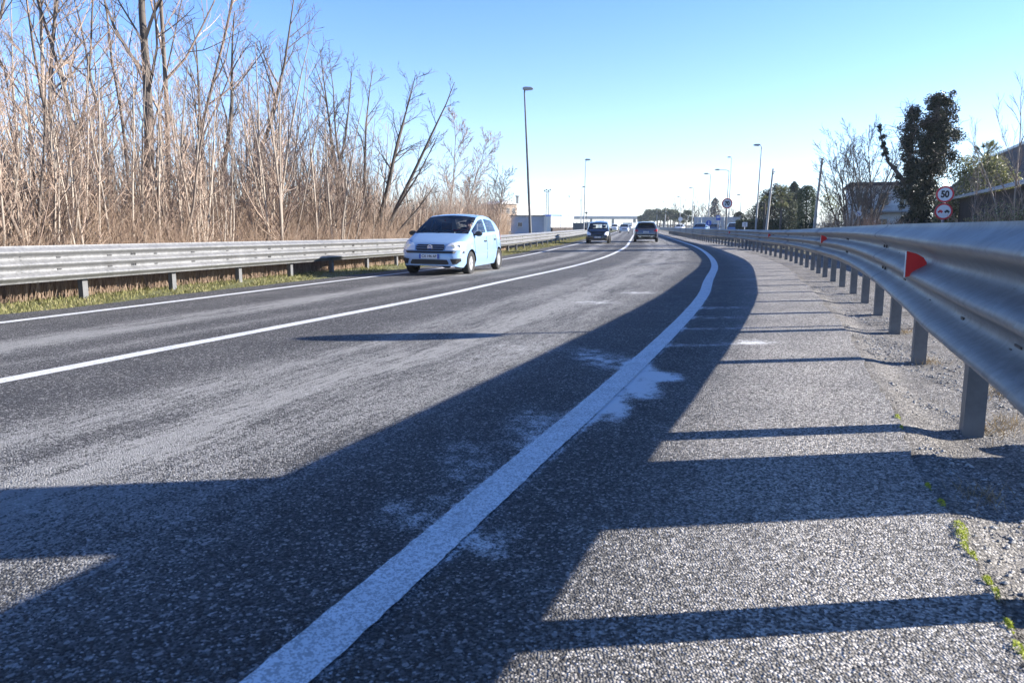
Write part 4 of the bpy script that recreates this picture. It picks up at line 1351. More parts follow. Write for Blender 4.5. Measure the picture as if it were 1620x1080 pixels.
for pb_, pt, top_, d, lab, rt in ((1207, 1214, 270, 66, 'leaning grey utility pole in front of the palms', 0.085), (1281.5, 1289, 255, 50, 'leaning grey utility pole right of the dark cypress', 0.08)):
    bx = at(pb_, d); h = hgt(top_, d) + 0.17
    root = empty('utility_pole', (bx, d, G(bx, d))); tag(root, lab, 'utility pole', 'utility poles beyond the right guardrail')
    mb = MB(); tx = at(pt, d) - bx
    mb.tube([(0, 0, -0.3), (tx * 0.5, 0, h * 0.5), (tx, 0, h)], [rt * 1.35, rt * 1.1, rt * 0.85], 9); auto_smooth(mb.build('pole', M['concrete'], root), 50)
    mb = MB(); mb.tube([(tx * 0.95, -0.12, h * 0.95), (tx * 0.95 + 0.16, -0.14, h * 0.95 + 0.02)], 0.03, 6); mb.box((tx * 0.97, -0.1, h * 0.93), (0.06, 0.1, 0.1)); mb.build('bracket', M['darkpole'], root)
# floodlight mast and thin far masts on the left
d = 250; bx = at(865, d); h = hgt(302, d) + 0.17
root = empty('floodlight_mast', (bx, d, G(bx, d))); tag(root, 'pale lattice floodlight mast behind the grey shed', 'mast')
mb = MB()
for sx, sy in ((-1, -1), (1, -1), (1, 1), (-1, 1)): mb.tube([(sx * 0.55, sy * 0.55, 0), (sx * 0.3, sy * 0.3, h - 0.6)], 0.09, 4)
for k in range(12):
    z0, z1 = (h - 0.6) * k / 12, (h - 0.6) * (k + 1) / 12
    w0, w1 = 0.55 - 0.25 * k / 12, 0.55 - 0.25 * (k + 1) / 12
    mb.tube([(-w0, -w0, z0), (w1, -w1, z1)], 0.045, 4); mb.tube([(w0, -w0, z0), (-w1, -w1, z1)], 0.045, 4); mb.tube([(-w1, -w1, z1), (w1, -w1, z1)], 0.045, 4)
mb.build('lattice', M['galv'], root)
for k in range(4): mb = MB(); mb.box((-0.9 + 0.6 * k, -0.3, h - 0.3 + (0.25 if k % 2 else 0)), (0.45, 0.3, 0.45)); mb.build('floodlight', M['sign_back'], root)
mb = MB(); mb.box((0, 0, h - 0.6), (2.0, 1.2, 0.12)); mb.build('platform', M['sign_back'], root)
for px, tp, d, lab in ((899, 312, 300, 'thin pale mast above the white factory wall'), (917, 318, 320, 'faint thin mast next to the lamp left of the black car')):
    bx = at(px, d); root = empty('mast', (bx, d, G(bx, d))); tag(root, lab, 'mast')
    mb = MB(); h = hgt(tp, d) + 0.17; mb.tube([(0, 0, -0.2), (0, 0, h)], [0.16, 0.10], 6); mb.build('pole', M['galv'], root)
    mb = MB(); mb.box((0, 0, h), (0.9, 0.3, 0.25)); mb.build('lamp_head', M['sign_back'], root)


def disc(mb, r, y0, y1, z, mi=0, n=36, x=0.0):
    mb.prism([(x + r * math.cos(2 * PI * k / n), z + r * math.sin(2 * PI * k / n)) for k in range(n)], 'y', y0, y1, mi)


def annulus(mb, r0, r1, y0, y1, z, mi=0, n=36):
    for k in range(n):
        a0, a1 = 2 * PI * k / n, 2 * PI * (k + 1) / n
        mb.prism([(r0 * math.cos(a0), z + r0 * math.sin(a0)), (r1 * math.cos(a0), z + r1 * math.sin(a0)), (r1 * math.cos(a1), z + r1 * math.sin(a1)), (r0 * math.cos(a1), z + r0 * math.sin(a1))], 'y', y0, y1, mi)


def round_sign(par, r, z, num=None, cars=False):
    p = MB(); disc(p, r * 0.82, -0.006, 0.0, z); pn = p.build('sign_panel', M['sign_white'], par)
    b_ = MB(); disc(b_, r, 0.0005, 0.012, z); b_.build('sign_back', M['sign_back'], pn)
    a = MB(); annulus(a, r * 0.80, r, -0.009, 0.0, z); a.build('red_rim', M['sign_red'], pn)
    if num:
        t = text_obj('sign_number', num, r * 0.98, M['sign_black'], pn, r * 0.05, 0.002)
        t.rotation_euler = (PI / 2, 0, 0); t.location = (0, -0.010, z - r * 0.02); t.scale = (0.92, 1.12, 1)
    if cars:
        for sx, mt in ((-1, 'sign_red'), (1, 'sign_black')):
            c = MB(); o_ = sx * r * 0.37; k = r * 0.30
            c.prism([(o_ + k * a_, z + k * b__) for a_, b__ in ((-0.95, -0.35), (-0.95, 0.15), (-0.6, 0.2), (-0.38, 0.62), (0.42, 0.62), (0.62, 0.2), (0.95, 0.15), (0.95, -0.35))], 'y', -0.011, -0.0065)
            disc(c, k * 0.26, -0.011, -0.0065, z - k * 0.42, 0, 12, o_ - k * 0.5); disc(c, k * 0.26, -0.011, -0.0065, z - k * 0.42, 0, 12, o_ + k * 0.5)
            c.build('car_symbol', M[mt], pn)
    return pn


def sign_pole(par, h, r=0.03, mat='galv'):
    mb = MB(); mb.tube([(0, r + 0.016, -0.3), (0, r + 0.016, h)], r, 10); return auto_smooth(mb.build('pole', M[mat], par), 50)


d = 50; bx = at(1145, d)
s70 = empty('speed_sign', (bx, d, G(bx, d)), -0.12); tag(s70, 'round red-rimmed speed sign reading 70 on a dark pole', 'road sign')
z70 = hgt(323, d) - G(bx, d); sign_pole(s70, z70 + 0.30, 0.04, 'darkpole'); round_sign(s70, 0.335, z70, '70')
d = 29; bx = at(1483, d)
s50 = empty('speed_sign', (bx, d, G(bx, d)), -0.35); tag(s50, 'pair of round signs, 50 above no overtaking, before the ivy tree', 'road sign')
z50 = hgt(309, d) - G(bx, d); sign_pole(s50, z50 + 0.2, 0.045); round_sign(s50, 0.305, z50, '50'); round_sign(s50, 0.305, z50 - 0.635, None, True)
# bus-stop style board, arrow sign, small plates
d = 84; bx = at(1132, d)
o = empty('bus_stop_sign', (bx, d, G(bx, d)), -0.1); tag(o, 'blue and white bus stop board on a pole left of the seventy sign', 'road sign'); z = hgt(345, d) + 0.17; sign_pole(o, z + 0.3, 0.035)
mb = MB(); mb.box((0, 0, z), (0.44, 0.03, 0.52)); pn = mb.build('sign_panel', M['sign_blue'], o)
mb = MB(); mb.box((0, -0.018, z + 0.07), (0.30, 0.006, 0.22)); mb.build('white_field', M['sign_white'], pn)
d = 92; bx = at(1117.5, d)
o = empty('arrow_sign', (bx, d, G(bx, d)), -0.1); tag(o, 'round blue arrow sign low above the right guardrail', 'road sign'); z = hgt(353, d) + 0.17; sign_pole(o, z + 0.3, 0.035)
mb = MB(); disc(mb, 0.33, -0.006, 0.012, z); pn = mb.build('sign_panel', M['sign_blue'], o)
mb = MB(); mb.prism([(-0.04, z + 0.22), (0.04, z + 0.22), (0.04, z - 0.04), (0.12, z - 0.04), (0, z - 0.2), (-0.12, z - 0.04), (-0.04, z - 0.04)], 'y', -0.010, -0.0065); mb.build('arrow_symbol', M['sign_white'], pn)
d = 62; bx = at(1174, d)
o = empty('marker_sign', (bx, d, G(bx, d)), -0.1); tag(o, 'small square whitish plate on a short white post before the hedge', 'road sign'); z = hgt(355.5, d) + 0.17; sign_pole(o, z + 0.2, 0.03, 'sign_white')
mb = MB(); mb.box((0, 0, z), (0.40, 0.02, 0.36)); pn = mb.build('sign_panel', M['sign_white'], o)
mb = MB(); mb.box((-0.06, -0.012, z - 0.03), (0.05, 0.004, 0.2)); mb.box((0.06, -0.012, z - 0.01), (0.05, 0.004, 0.24)); mb.box((0, -0.013, z + 0.09), (0.2, 0.004, 0.05)); mb.build('sign_mark', M['sign_back'], pn)
d = 42; bx = at(1351, d)
o = empty('marker_sign', (bx, d, G(bx, d)), -0.2); tag(o, 'small round white sign with dark bar below the bare trees', 'road sign'); z = hgt(340, d) + 0.17; sign_pole(o, z + 0.2, 0.03)
mb = MB(); disc(mb, 0.15, -0.006, 0.01, z); pn = mb.build('sign_panel', M['sign_white'], o)
mb = MB(); mb.prism([(-0.09, z + 0.07), (-0.06, z + 0.09), (0.09, z - 0.05), (0.06, z - 0.08)], 'y', -0.010, -0.0065); mb.build('sign_mark', M['plate_blue'], pn)
d = 130; bx = at(1073, d)
o = empty('round_mirror_sign', (bx, d, G(bx, d)), -0.2); tag(o, 'round white sign on a pole far along the side street', 'road sign'); z = hgt(347, d) + 0.17; sign_pole(o, z + 0.2, 0.04)
mb = MB(); disc(mb, 0.36, -0.006, 0.012, z); mb.build('sign_panel', M['sign_white'], o)
d = 105; bx = at(926, d)
o = empty('warning_sign', (bx, d, G(bx, d)), 0.0); tag(o, 'dark triangular sign back beside the lamp by the black car', 'road sign'); z = hgt(338, d) + 0.17; sign_pole(o, z + 0.2, 0.04, 'darkpole')
mb = MB(); mb.prism([(-0.22, z + 0.16), (0.22, z + 0.16), (0.0, z - 0.2)], 'y', -0.01, 0.01); mb.build('sign_panel', M['darkpole'], o)

# just outside the right edge of the view, but their shadows lie across the road
sx_, sy_ = 5.35, 7.30
o = empty('traffic_sign', (sx_, sy_, G(sx_, sy_)), -0.75); tag(o, 'round sign on a pole beyond the frame, throwing the oval road shadow', 'road sign'); sign_pole(o, 2.55, 0.03); round_sign(o, 0.32, 2.22, '70')
o = empty('shadow_pillar', (3.15, 2.865, G(3.15, 2.865)), 0.02); tag(o, 'unseen concrete pillar added right of the guardrail to throw the broad shadow', 'pillar')  # stand-in added out of view, sized to cast the broad shadow band
mb = MB(); mb.box((0, 0, 2.6), (0.4, 0.64, 5.6)); mb.build('shaft', M['concrete'], o)
mb = MB(); mb.box((0, 0, 0.05), (0.7, 0.94, 0.3)); mb.build('footing', M['concrete'], o)

# ---------------------------------------------------------------- buildings
M['shed'] = simple('blue_grey_render', (0.34, 0.38, 0.46), 0.8, 0, 0.12, 0.8)
M['white_wall'] = simple('white_render', (0.62, 0.61, 0.58), 0.8, 0, 0.08, 0.5)
M['grey_wall'] = simple('greyish_render', (0.66, 0.66, 0.65), 0.85, 0, 0.15, 0.6)
M['brick'] = simple('pale_brick', (0.36, 0.27, 0.20), 0.85, 0, 0.2, 1.5)
M['roof_tile'] = simple('dark_roof_tiles', (0.05, 0.04, 0.052), 0.75, 0, 0.4, 3.0, bump=0.5)
M['gutter'] = simple('grey_gutter', (0.30, 0.33, 0.38), 0.4, 0.5)
M['dark_wall'] = simple('dark_brick_wall', (0.05, 0.036, 0.031), 0.85, 0, 0.3, 2.0)
M['pane'] = simple('window_pane', (0.03, 0.04, 0.05), 0.08)
M['frame'] = simple('window_frame', (0.55, 0.55, 0.53), 0.6)
M['fence'] = simple('pale_metal_fence', (0.42, 0.46, 0.50), 0.5, 0.3, 0.1, 1.0)
M['darkslab'] = simple('dark_grey_panel', (0.10, 0.115, 0.125), 0.7, 0, 0.15, 1.0)


def oriented(name, px, d, ang, label, cat):
    bx = at(px, d); o = empty(name, (bx, d, G(bx, d)), ang); tag(o, label, cat); return o


def window(par, x, y, z, w, h):
    """opening in a wall facing -y: frame, pane, sill"""
    mb = MB(); t = 0.07
    mb.box((x, y - 0.02, z + h / 2 - t / 2), (w, 0.07, t)); mb.box((x, y - 0.02, z - h / 2 + t / 2), (w, 0.07, t))
    mb.box((x - w / 2 + t / 2, y - 0.02, z), (t, 0.066, h - 2 * t)); mb.box((x + w / 2 - t / 2, y - 0.02, z), (t, 0.066, h - 2 * t)); mb.box((x, y - 0.015, z), (0.05, 0.05, h - 2 * t))
    f = mb.build('window', M['frame'], par)
    mb = MB(); mb.box((x, y - 0.005, z), (w - 2 * t, 0.02, h - 2 * t)); mb.build('pane', M['pane'], f)
    mb = MB(); mb.box((x, y - 0.07, z - h / 2 - 0.04), (w + 0.15, 0.18, 0.06)); mb.build('sill', M['concrete'], f)


# grey shed on the left
d = 115; o = oriented('shed', 834, d, -0.05, 'low blue-grey shed with small window behind the left lamp', 'building')
w = 52 / 1200 * d; h = hgt(343, d) + 0.2
mb = MB(); mb.box((0, 3, h / 2 - 0.2), (w, 6, h + 0.4)); mb.build('wall', M['shed'], o)
mb = MB(); mb.box((0, 3, h + 0.08), (w + 0.4, 6.4, 0.16)); mb.build('roof', M['darkslab'], o)
window(o, -1.1, -0.005, 1.35, 0.7, 0.7)
mb = MB(); mb.box((w / 2 + 0.2, -0.1, h / 2 - 0.1), (0.42, 0.45, h + 0.1)); mb.build('pillar', M['white_wall'], o)
# brick house and white factory behind
d = 190; o = oriented('brick_house', 803, d, 0.6, 'pale brick house half hidden by trees at the end of the wood', 'building')
mb = MB(); mb.box((0, 4, 3.2), (5.6, 8, 6.6)); mb.build('wall', M['brick'], o)
mb = MB(); mb.prism([(-3.1, 6.5), (3.1, 6.5), (0, 7.4)], 'y', -0.3, 8.3); mb.build('roof', M['white_wall'], o)
for x in (-1.6, 0.2, 1.9):
    for z in (2.0, 4.9): window(o, x, -0.005, z, 0.9, 1.3)
d = 215; o = oriented('factory_hall', 838, d, 0.8, 'bright white factory hall rising behind the grey shed', 'building')
mb = MB(); mb.box((0, 4, 3.4), (11, 8, 7.2)); mb.build('wall', M['white_wall'], o)
mb = MB(); mb.box((0, 4, 7.08), (11.2, 8.2, 0.16)); mb.build('parapet', M['fence'], o)
mb = MB(); mb.box((-1.9, 3, 8.2), (0.5, 0.5, 2.1)); mb.box((-1.9, 3, 9.4), (0.9, 0.9, 0.3)); mb.build('roof_vent', M['darkpole'], o)
d = 150; o = oriented('factory_wall', 889, d, 0.75, 'long white panelled factory building left of the black car', 'building')
w = 52 / 1200 * d
mb = MB(); mb.box((0, 2.5, 1.5), (w, 5, 3.0)); mb.build('wall', M['white_wall'], o)
mb = MB()
for k in range(7): mb.box((-w / 2 + 0.3 + k * (w - 0.6) / 6, -0.02, 1.6), (0.05, 0.04, 2.6))
mb.build('panel_seam', M['fence'], o)
mb = MB(); mb.box((0, -0.3, 0.42), (w + 0.2, 0.5, 0.9)); mb.build('plinth', M['dark_wall'], o)
mb = MB(); mb.box((0.2, 3, 3.18), (w * 0.5, 2.4, 0.34)); mb.build('roof_unit', M['sign_blue'], o)
d = 118; o = oriented('panel_fence', 917, d, 0.0, 'dark grey boarding beside the white factory building', 'fence')
mb = MB(); mb.box((0, 0, 0.65), (2.3, 0.12, 1.9)); mb.build('boarding', M['darkslab'], o)
for k in range(5): mb = MB(); mb.box((-1.1 + 0.55 * k, 0.1, 0.75), (0.08, 0.08, 2.2)); mb.build('post', M['galv'], o)
# overpass far ahead
d = 560; o = oriented('overpass_bridge', 965, d, 0.03, 'long flat road overpass spanning the road at the horizon', 'bridge')
zt, zb = hgt(344.5, d) + 0.17, hgt(347, d) + 0.17
mb = MB(); mb.box((0, 5, (zt + zb) / 2), (120, 10, zt - zb)); mb.build('deck', M['concrete'], o)
mb = MB(); mb.box((0, -0.15, zt + 0.45), (120, 0.15, 0.9)); mb.build('parapet', M['fence'], o)
for x in (-38, -14, 2, 18, 40): mb = MB(); mb.box((x, 5, zb / 2), (1.2, 5, zb)); mb.build('pier', M['concrete'], o)
# tall pale fence on the right
d = 110; o = oriented('panel_fence', 1094, d, -0.1, 'tall pale vertical panel fence along the far side street', 'fence')
for k in range(12): mb = MB(); mb.box((0.3 + 0.53 * k, 0.02 * (k % 2), 1.15), (0.49, 0.05, 2.5)); mb.build('panel', M['fence'], o)
for k in range(5): mb = MB(); mb.box((0.05 + 1.6 * k, 0.12, 1.25), (0.10, 0.10, 2.7)); mb.build('post', M['galv'], o)
# the long tiled roof on the far right
ang = math.atan2(1.0, 0.41)
o = empty('tiled_house', (33.0, 48.8, -0.17), ang); tag(o, 'long low house with steep dark tiled roof at the far right', 'building')
mb = MB(); mb.prism([(0.3, 4.0), (-5.5, 9.1), (-11.3, 4.0)], 'x', 2, 52)
ro = mb.build('roof', M['roof_tile'], o)
mb = MB(); mb.box((27, 0.36, 4.05), (50.2, 0.2, 0.26)); mb.build('gutter', M['gutter'], o)
mb = MB(); mb.box((27, -5.5, 9.14), (50.1, 0.5, 0.26)); mb.build('ridge', M['gutter'], o)
mb = MB()
for k in range(22):
    t = (k + 0.7) / 23
    mb.box((27, 0.28 - 5.75 * t, 4.05 + 5.05 * t), (49.9, 0.07, 0.10))
mb.build('tile_course', M['roof_tile'], ro)
mb = MB(); mb.box((27, -5.5, 1.9), (48.6, 10.6, 4.1)); mb.build('wall', M['dark_wall'], o)
# white two-storey house between the bare trees
d = 72; o = oriented('white_house', 1388, d, -0.35, 'white two-storey house behind the bare trees on the right', 'building')
mb = MB(); mb.box((0, 4, 2.3), (5.6, 8, 5.2)); mb.build('wall', M['grey_wall'], o)
mb = MB(); mb.prism([(-3.2, 4.85), (3.2, 4.85), (3.0, 5.15), (-3.0, 5.15)], 'y', -0.6, 8.6); mb.build('roof', M['roof_tile'], o)
for x in (-1.8, 0.0, 1.8):
    for z in (1.2, 3.6): window(o, x, -0.005, z, 0.95, 1.25)
mb = MB(); mb.box((0, -0.5, 2.45), (5.2, 1.0, 0.14)); bal = mb.build('balcony', M['concrete'], o)
mb = MB(); mb.box((0, -0.97, 2.95), (5.2, 0.05, 0.08))
for k in range(14): mb.box((-2.5 + 5.0 * k / 13, -0.97, 2.72), (0.04, 0.04, 0.44))
mb.build('railing', M['frame'], bal)

# ---------------------------------------------------------------- trees
M['bark_dark'] = leafy('dark_bark', (0.055, 0.045, 0.038), (0.13, 0.11, 0.095), 0.9)
M['bark_mid'] = leafy('brown_bark', (0.08, 0.062, 0.05), (0.20, 0.16, 0.13), 0.9)
M['bark_pale'] = leafy('pale_bark', (0.17, 0.14, 0.115), (0.38, 0.325, 0.265), 0.85)
M['twig'] = leafy('twigs', (0.15, 0.105, 0.082), (0.42, 0.32, 0.25), 0.9)
M['twig_dark'] = leafy('dark_twigs', (0.06, 0.05, 0.045), (0.16, 0.13, 0.11), 0.9)
M['straw'] = leafy('dry_stems', (0.20, 0.13, 0.09), (0.48, 0.36, 0.26), 0.9, 0.15)
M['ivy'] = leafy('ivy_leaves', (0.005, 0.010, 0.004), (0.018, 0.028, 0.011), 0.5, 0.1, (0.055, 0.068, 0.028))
M['cypress'] = leafy('cypress_leaves', (0.012, 0.030, 0.014), (0.045, 0.085, 0.030), 0.6, 0.2)
M['hedge'] = leafy('hedge_leaves', (0.014, 0.032, 0.016), (0.05, 0.085, 0.035), 0.55, 0.2)
M['palm'] = leafy('palm_fronds', (0.05, 0.075, 0.02), (0.19, 0.20, 0.07), 0.55, 0.25, (0.30, 0.26, 0.15))
M['shrub'] = leafy('shrub_leaves', (0.07, 0.09, 0.03), (0.25, 0.25, 0.095), 0.5, 0.35, (0.46, 0.43, 0.27))
M['pine'] = leafy('pine_needles', (0.03, 0.045, 0.024), (0.10, 0.115, 0.06), 0.7, 0.2)
M['haze_tree'] = leafy('far_branches', (0.10, 0.09, 0.085), (0.20, 0.18, 0.165), 0.9)


def limb(mb, p, d, L, r0, r1, rr, seg=5, n=5, wig=0.12, up=0.05):
    """wiggly tapered limb; returns its points, radii, end direction"""
    pts, rad = [Vector(p)], [r0]
    d = Vector(d).normalized()
    for i in range(seg):
        d = (d + Vector((rr.gauss(0, wig), rr.gauss(0, wig), rr.gauss(0, wig * 0.5) + up))).normalized()
        pts.append(pts[-1] + d * (L / seg))
        rad.append(r0 + (r1 - r0) * (i + 1) / seg)
    mb.tube(pts, rad, n, cap=False)
    return pts, rad


def along(pts, rad, t):
    k = t * (len(pts) - 1); i = min(int(k), len(pts) - 2); f = k - i
    return pts[i].lerp(pts[i + 1], f), rad[i] * (1 - f) + rad[i + 1] * f, (pts[i + 1] - pts[i]).normalized()


def branch_dir(d, ang, rr):
    a = d.orthogonal().normalized(); b = d.cross(a)
    w = rr.uniform(0, 2 * PI)
    return (d * math.cos(ang) + (a * math.cos(w) + b * math.sin(w)) * math.sin(ang)).normalized()


def twigs(mb, pts, rad, rr, depth, L, n, t0, ang=(0.5, 1.0), rmin=0.004, up=0.07, wig=0.14):
    for k in range(n):
        t = t0 + (1 - t0) * (k + rr.random()) / n
        p, r, d = along(pts, rad, min(t, 0.999))
        bd = branch_dir(d, rr.uniform(*ang), rr)
        if bd.z < -0.15: bd.z *= -0.5
        l = L * rr.uniform(0.55, 1.1) * (1.15 - 0.55 * t)
        r1 = max(rmin, min(r * 0.62, l * (0.012 + 0.003 * depth)))
        q, qr = limb(mb, p, bd, l, r1, max(rmin * 0.6, r1 * 0.35), rr, 4 if depth > 1 else 3, 4 if r1 > 0.02 else 3, wig, up)
        if depth > 1: twigs(mb, q, qr, rr, depth - 1, l * 0.52, max(3, int(n * 0.62)), 0.2, ang, rmin, up, wig)


def bare_tree(seed, stems, n1=15, depth=3, bl=0.34, wood='bark_mid', tw='twig', t0=0.35, name='bare_tree', ang=(0.45, 0.95), rmin=0.005, up=0.07, wig=0.14):
    """stems: (base x, y, lean dx, dy, height, radius)"""
    rr = random.Random(seed)
    root = empty(name)
    tr, cr = MB(), MB()
    for bx, by, lx, ly, h, r in stems:
        d = Vector((lx, ly, h)).normalized()
        pts, rad = limb(tr, (bx, by, -0.15), d, math.sqrt(lx * lx + ly * ly + h * h), r, r * 0.12, rr, 9, 8, 0.06, 0.02)
        twigs(cr, pts, rad, rr, depth, h * bl, n1, t0, ang, rmin, up, wig)
    tr.build('trunk', M[wood], root, True, False)
    cr.build('crown', M[tw], root, False, False)
    return root


used = set()


def put(proto, x, y, rz=0.0, s=1.0, label=None, cat='tree', group=None, dz=0.0, rx=0.0):
    if proto.name in used: o = copy_tree(proto)
    else: used.add(proto.name); o = proto
    o.location = (x, y, G(x, y) + dz); o.rotation_euler = (rx, 0, rz); o.scale = (s, s, s)
    for k in ('label', 'category', 'group'):
        if k in o: del o[k]
    tag(o, label, cat, group)
    return o


tallA = bare_tree(101, [(0, 0, 0.4, 0, 12.5, 0.17)], 13, 3, 0.30, 'bark_dark', 'twig_dark', 0.34, 'bare_tree')
tallB = bare_tree(102, [(0, 0, 0.3, 0.2, 13.0, 0.08), (0.5, 0.1, 0.9, 0, 11.5, 0.06)], 11, 3, 0.25, 'bark_mid', 'twig', 0.28, 'bare_tree')
tallC = bare_tree(103, [(0, 0, -0.2, 0.1, 11.5, 0.085)], 13, 3, 0.24, 'bark_pale', 'twig', 0.30, 'bare_tree')
leanD = bare_tree(104, [(0, 0, 0.75, 0, 8.0, 0.13), (-0.15, 0.1, 0.25, 0.2, 8.2, 0.10), (0.1, 0.0, 3.3, 0.1, 8.3, 0.13)], 12, 3, 0.27, 'bark_dark', 'twig_dark', 0.42, 'bare_tree', rmin=0.006, wig=0.08)
fanE = bare_tree(105, [(0, 0, 5.0, 0.2, 7.4, 0.13), (-0.2, 0.1, 2.5, -0.2, 8.2, 0.12), (-0.1, 0.3, 3.4, 0.3, 7.9, 0.10), (-0.4, 0, 1.3, 0.3, 8.6, 0.11), (-0.7, 0.2, -0.3, 0.2, 8.9, 0.10), (-0.3, 0, 4.4, -0.3, 5.6, 0.08), (0.2, 0, 3.2, 0.5, 3.4, 0.09)], 11, 3, 0.22, 'bark_dark', 'twig_dark', 0.42, 'bare_tree', (0.35, 0.95), rmin=0.007, up=0.03, wig=0.12)
trioH = bare_tree(108, [(0, 0, -1.0, 0, 8.4, 0.11), (0.1, 0.1, -0.2, 0.2, 9.0, 0.10), (0.2, 0, 0.9, 0.1, 8.4, 0.10)], 11, 3, 0.20, 'bark_dark', 'twig_dark', 0.45, 'bare_tree', (0.35, 0.95), rmin=0.007, up=0.03, wig=0.12)
birchF = bare_tree(106, [(0, 0, 0.3, 0, 7.5, 0.07), (0.3, 0, 1.6, 0, 6.8, 0.06)], 15, 3, 0.32, 'bark_pale', 'twig', 0.28, 'bare_tree', rmin=0.010, wig=0.08)
roundG = bare_tree(107, [(0, 0, 0.1, 0, 5.2, 0.11)], 16, 3, 0.46, 'bark_mid', 'twig_dark', 0.25, 'bare_tree', rmin=0.013)

TG = 'bare trees of the left wood'
# the ones that can be told apart
put(tallA, at(22, 19.5), 19.5, 0.1, 1.0, 'thick dark trunk nearest the left edge of the photo', group=TG)
put(tallB, at(72, 21.0), 21.0, 0.4, 1.0, 'pair of slim brown stems right of the thick dark trunk', group=TG)
put(tallC, at(100, 23.0), 23.0, 0.0, 1.05, 'tall pale slim tree behind the left part of the guardrail', group=TG)
put(tallA, at(238, 21.5), 21.5, 2.1, 1.02, 'tall dark tree soaring above the brown thicket left of centre', group=TG)
put(tallB, at(258, 22.5), 22.5, 5.8, 1.1, 'two brown stems pressed close beside the tall dark tree', group=TG)
put(leanD, at(338, 25.0), 25.0, 0.0, 1.0, 'dark three-stemmed tree with one long limb leaning right', group=TG)
put(fanE, at(583, 27.0), 27.0, 0.0, 0.78, 'dark tree fanning out in five stems behind the blue hatchback', group=TG)
put(birchF, at(712, 46.0), 46.0, 0.0, 1.0, 'pale slender double tree right of the fanned dark tree', group=TG)
put(roundG, at(786, 62.0), 62.0, 0.0, 1.0, 'last small round bare tree at the end of the wood', group=TG)
put(roundG, at(748, 60.0), 60.0, 2.0, 0.9, 'second last small round bare tree of the wood', group=TG)
put(trioH, at(541, 26.0), 26.0, 0.0, 0.78, 'dark upright three-stemmed tree left of the fanned dark tree', group=TG)
rr = random.Random(77)
fill = [(-60, 26), (48, 28), (132, 27), (160, 22), (186, 31), (205, 26), (300, 34), (376, 33), (150, 36), (60, 38), (432, 36), (402, 27), (455, 30), (490, 33), (330, 42), (230, 44), (110, 46), (20, 50), (470, 44)]
for i, (px, d) in enumerate(fill):
    p = (tallB, tallC, tallC, tallB, tallA)[i % 5]
    s = rr.uniform(0.8, 1.05) * (0.7 if 290 < px < 420 else 0.6 if px >= 420 else 1.0)
    put(p, at(px, d), d, rr.uniform(0, 6.28), s, 'tall bare tree standing among the thin stems of the left wood', group='tall bare trees deeper in the left wood')


def sapling(seed, h, k, wood):
    rr = random.Random(seed)
    root = empty('sapling'); tr, cr = MB(), MB()
    for i in range(k):
        a = rr.uniform(0, 6.28); hh = h * rr.uniform(0.65, 1.0)
        lean = rr.uniform(0.02, 0.22) * hh
        d = Vector((math.cos(a) * lean, math.sin(a) * lean, hh)).normalized()
        pts, rad = limb(tr, (rr.uniform(-0.3, 0.3), rr.uniform(-0.3, 0.3), -0.1), d, hh, rr.uniform(0.018, 0.040), 0.006, rr, 7, 5, 0.05, 0.03)
        twigs(cr, pts, rad, rr, 2, hh * 0.26, 11, 0.14, (0.3, 0.85), 0.0045, 0.08, 0.08)
    tr.build('trunk', M[wood], root, True, False); cr.build('crown', M['twig'], root, False, False)
    return root


sap = [sapling(201, 4.6, 3, 'bark_pale'), sapling(202, 5.2, 4, 'bark_pale'), sapling(203, 3.8, 5, 'bark_pale'), sapling(204, 5.6, 2, 'bark_pale'), sapling(205, 4.2, 4, 'bark_mid'), sapling(206, 3.2, 5, 'bark_pale')]
rr = random.Random(303)
cnt = 0
while cnt < 298:
    y = 8 + 57 * rr.random() ** 1.25
    off = 1.1 + rr.expovariate(1 / 3.2)
    if off > 13: continue
    u = lrail_u(y) - off * 1.05
    x = float(edge_x(y)) + u
    px = 810 + 1200 * x / y
    if px < -150 or px > 790: continue
    s = rr.uniform(0.75, 1.15)
    if px > 600: s *= 0.72
    elif px > 500: s *= 0.98
    elif px > 380: s *= 1.18
    put(sap[cnt % 6], x, y, rr.uniform(0, 6.28), s, 'thin bare sapling in the sunlit brown thicket on the left', 'sapling', 'saplings of the left thicket')
    cnt += 1


def undergrowth():
    mb = MB(); r = random.Random(12)
    V, F = mb.v, mb.f
    i = 0
    while i < 30000:
        y = 7.5 + 62 * r.random() ** 1.3
        off = 0.35 + r.expovariate(1 / 2.2)
        u = lrail_u(y) - off
        x = float(edge_x(y)) + u
        px = 810 + 1200 * x / y
        if px > 800 or px < -120: continue
        i += 1
        z = G(x, y)
        h = r.uniform(0.25, 1.0) * (0.55 + 0.55 * min(off, 3)) * (1.25 + 0.7 * fbm1(y * 1.3 + off, 91, 3, 0.9))
        h = max(0.12, h)
        w = r.uniform(0.0022, 0.0052) * (1 + y * 0.02)
        lx, ly = r.gauss(0, 0.34) * h, r.gauss(0, 0.34) * h
        k = len(V)
        for t, ww in ((0, 1.0), (0.55, 0.8)):
            cx_, cy_ = x + lx * t * t, y + ly * t * t
            for a in (0, 2.09, 4.19): V.append((cx_ + math.cos(a) * w * ww, cy_ + math.sin(a) * w * ww, z + h * t))
        V.append((x + lx, y + ly, z + h))
        for a in range(3):
            b = (a + 1) % 3
            F.append((k + a, k + b, k + 3 + b, k + 3 + a)); F.append((k + 3 + a, k + 3 + b, k + 6))
    mb.m = [0] * len(F)
    return mb.build('undergrowth', M['straw'], fix=False)


tag(undergrowth(), 'tangle of dry brown stems and brambles behind the left guardrail', 'undergrowth', kind='stuff')


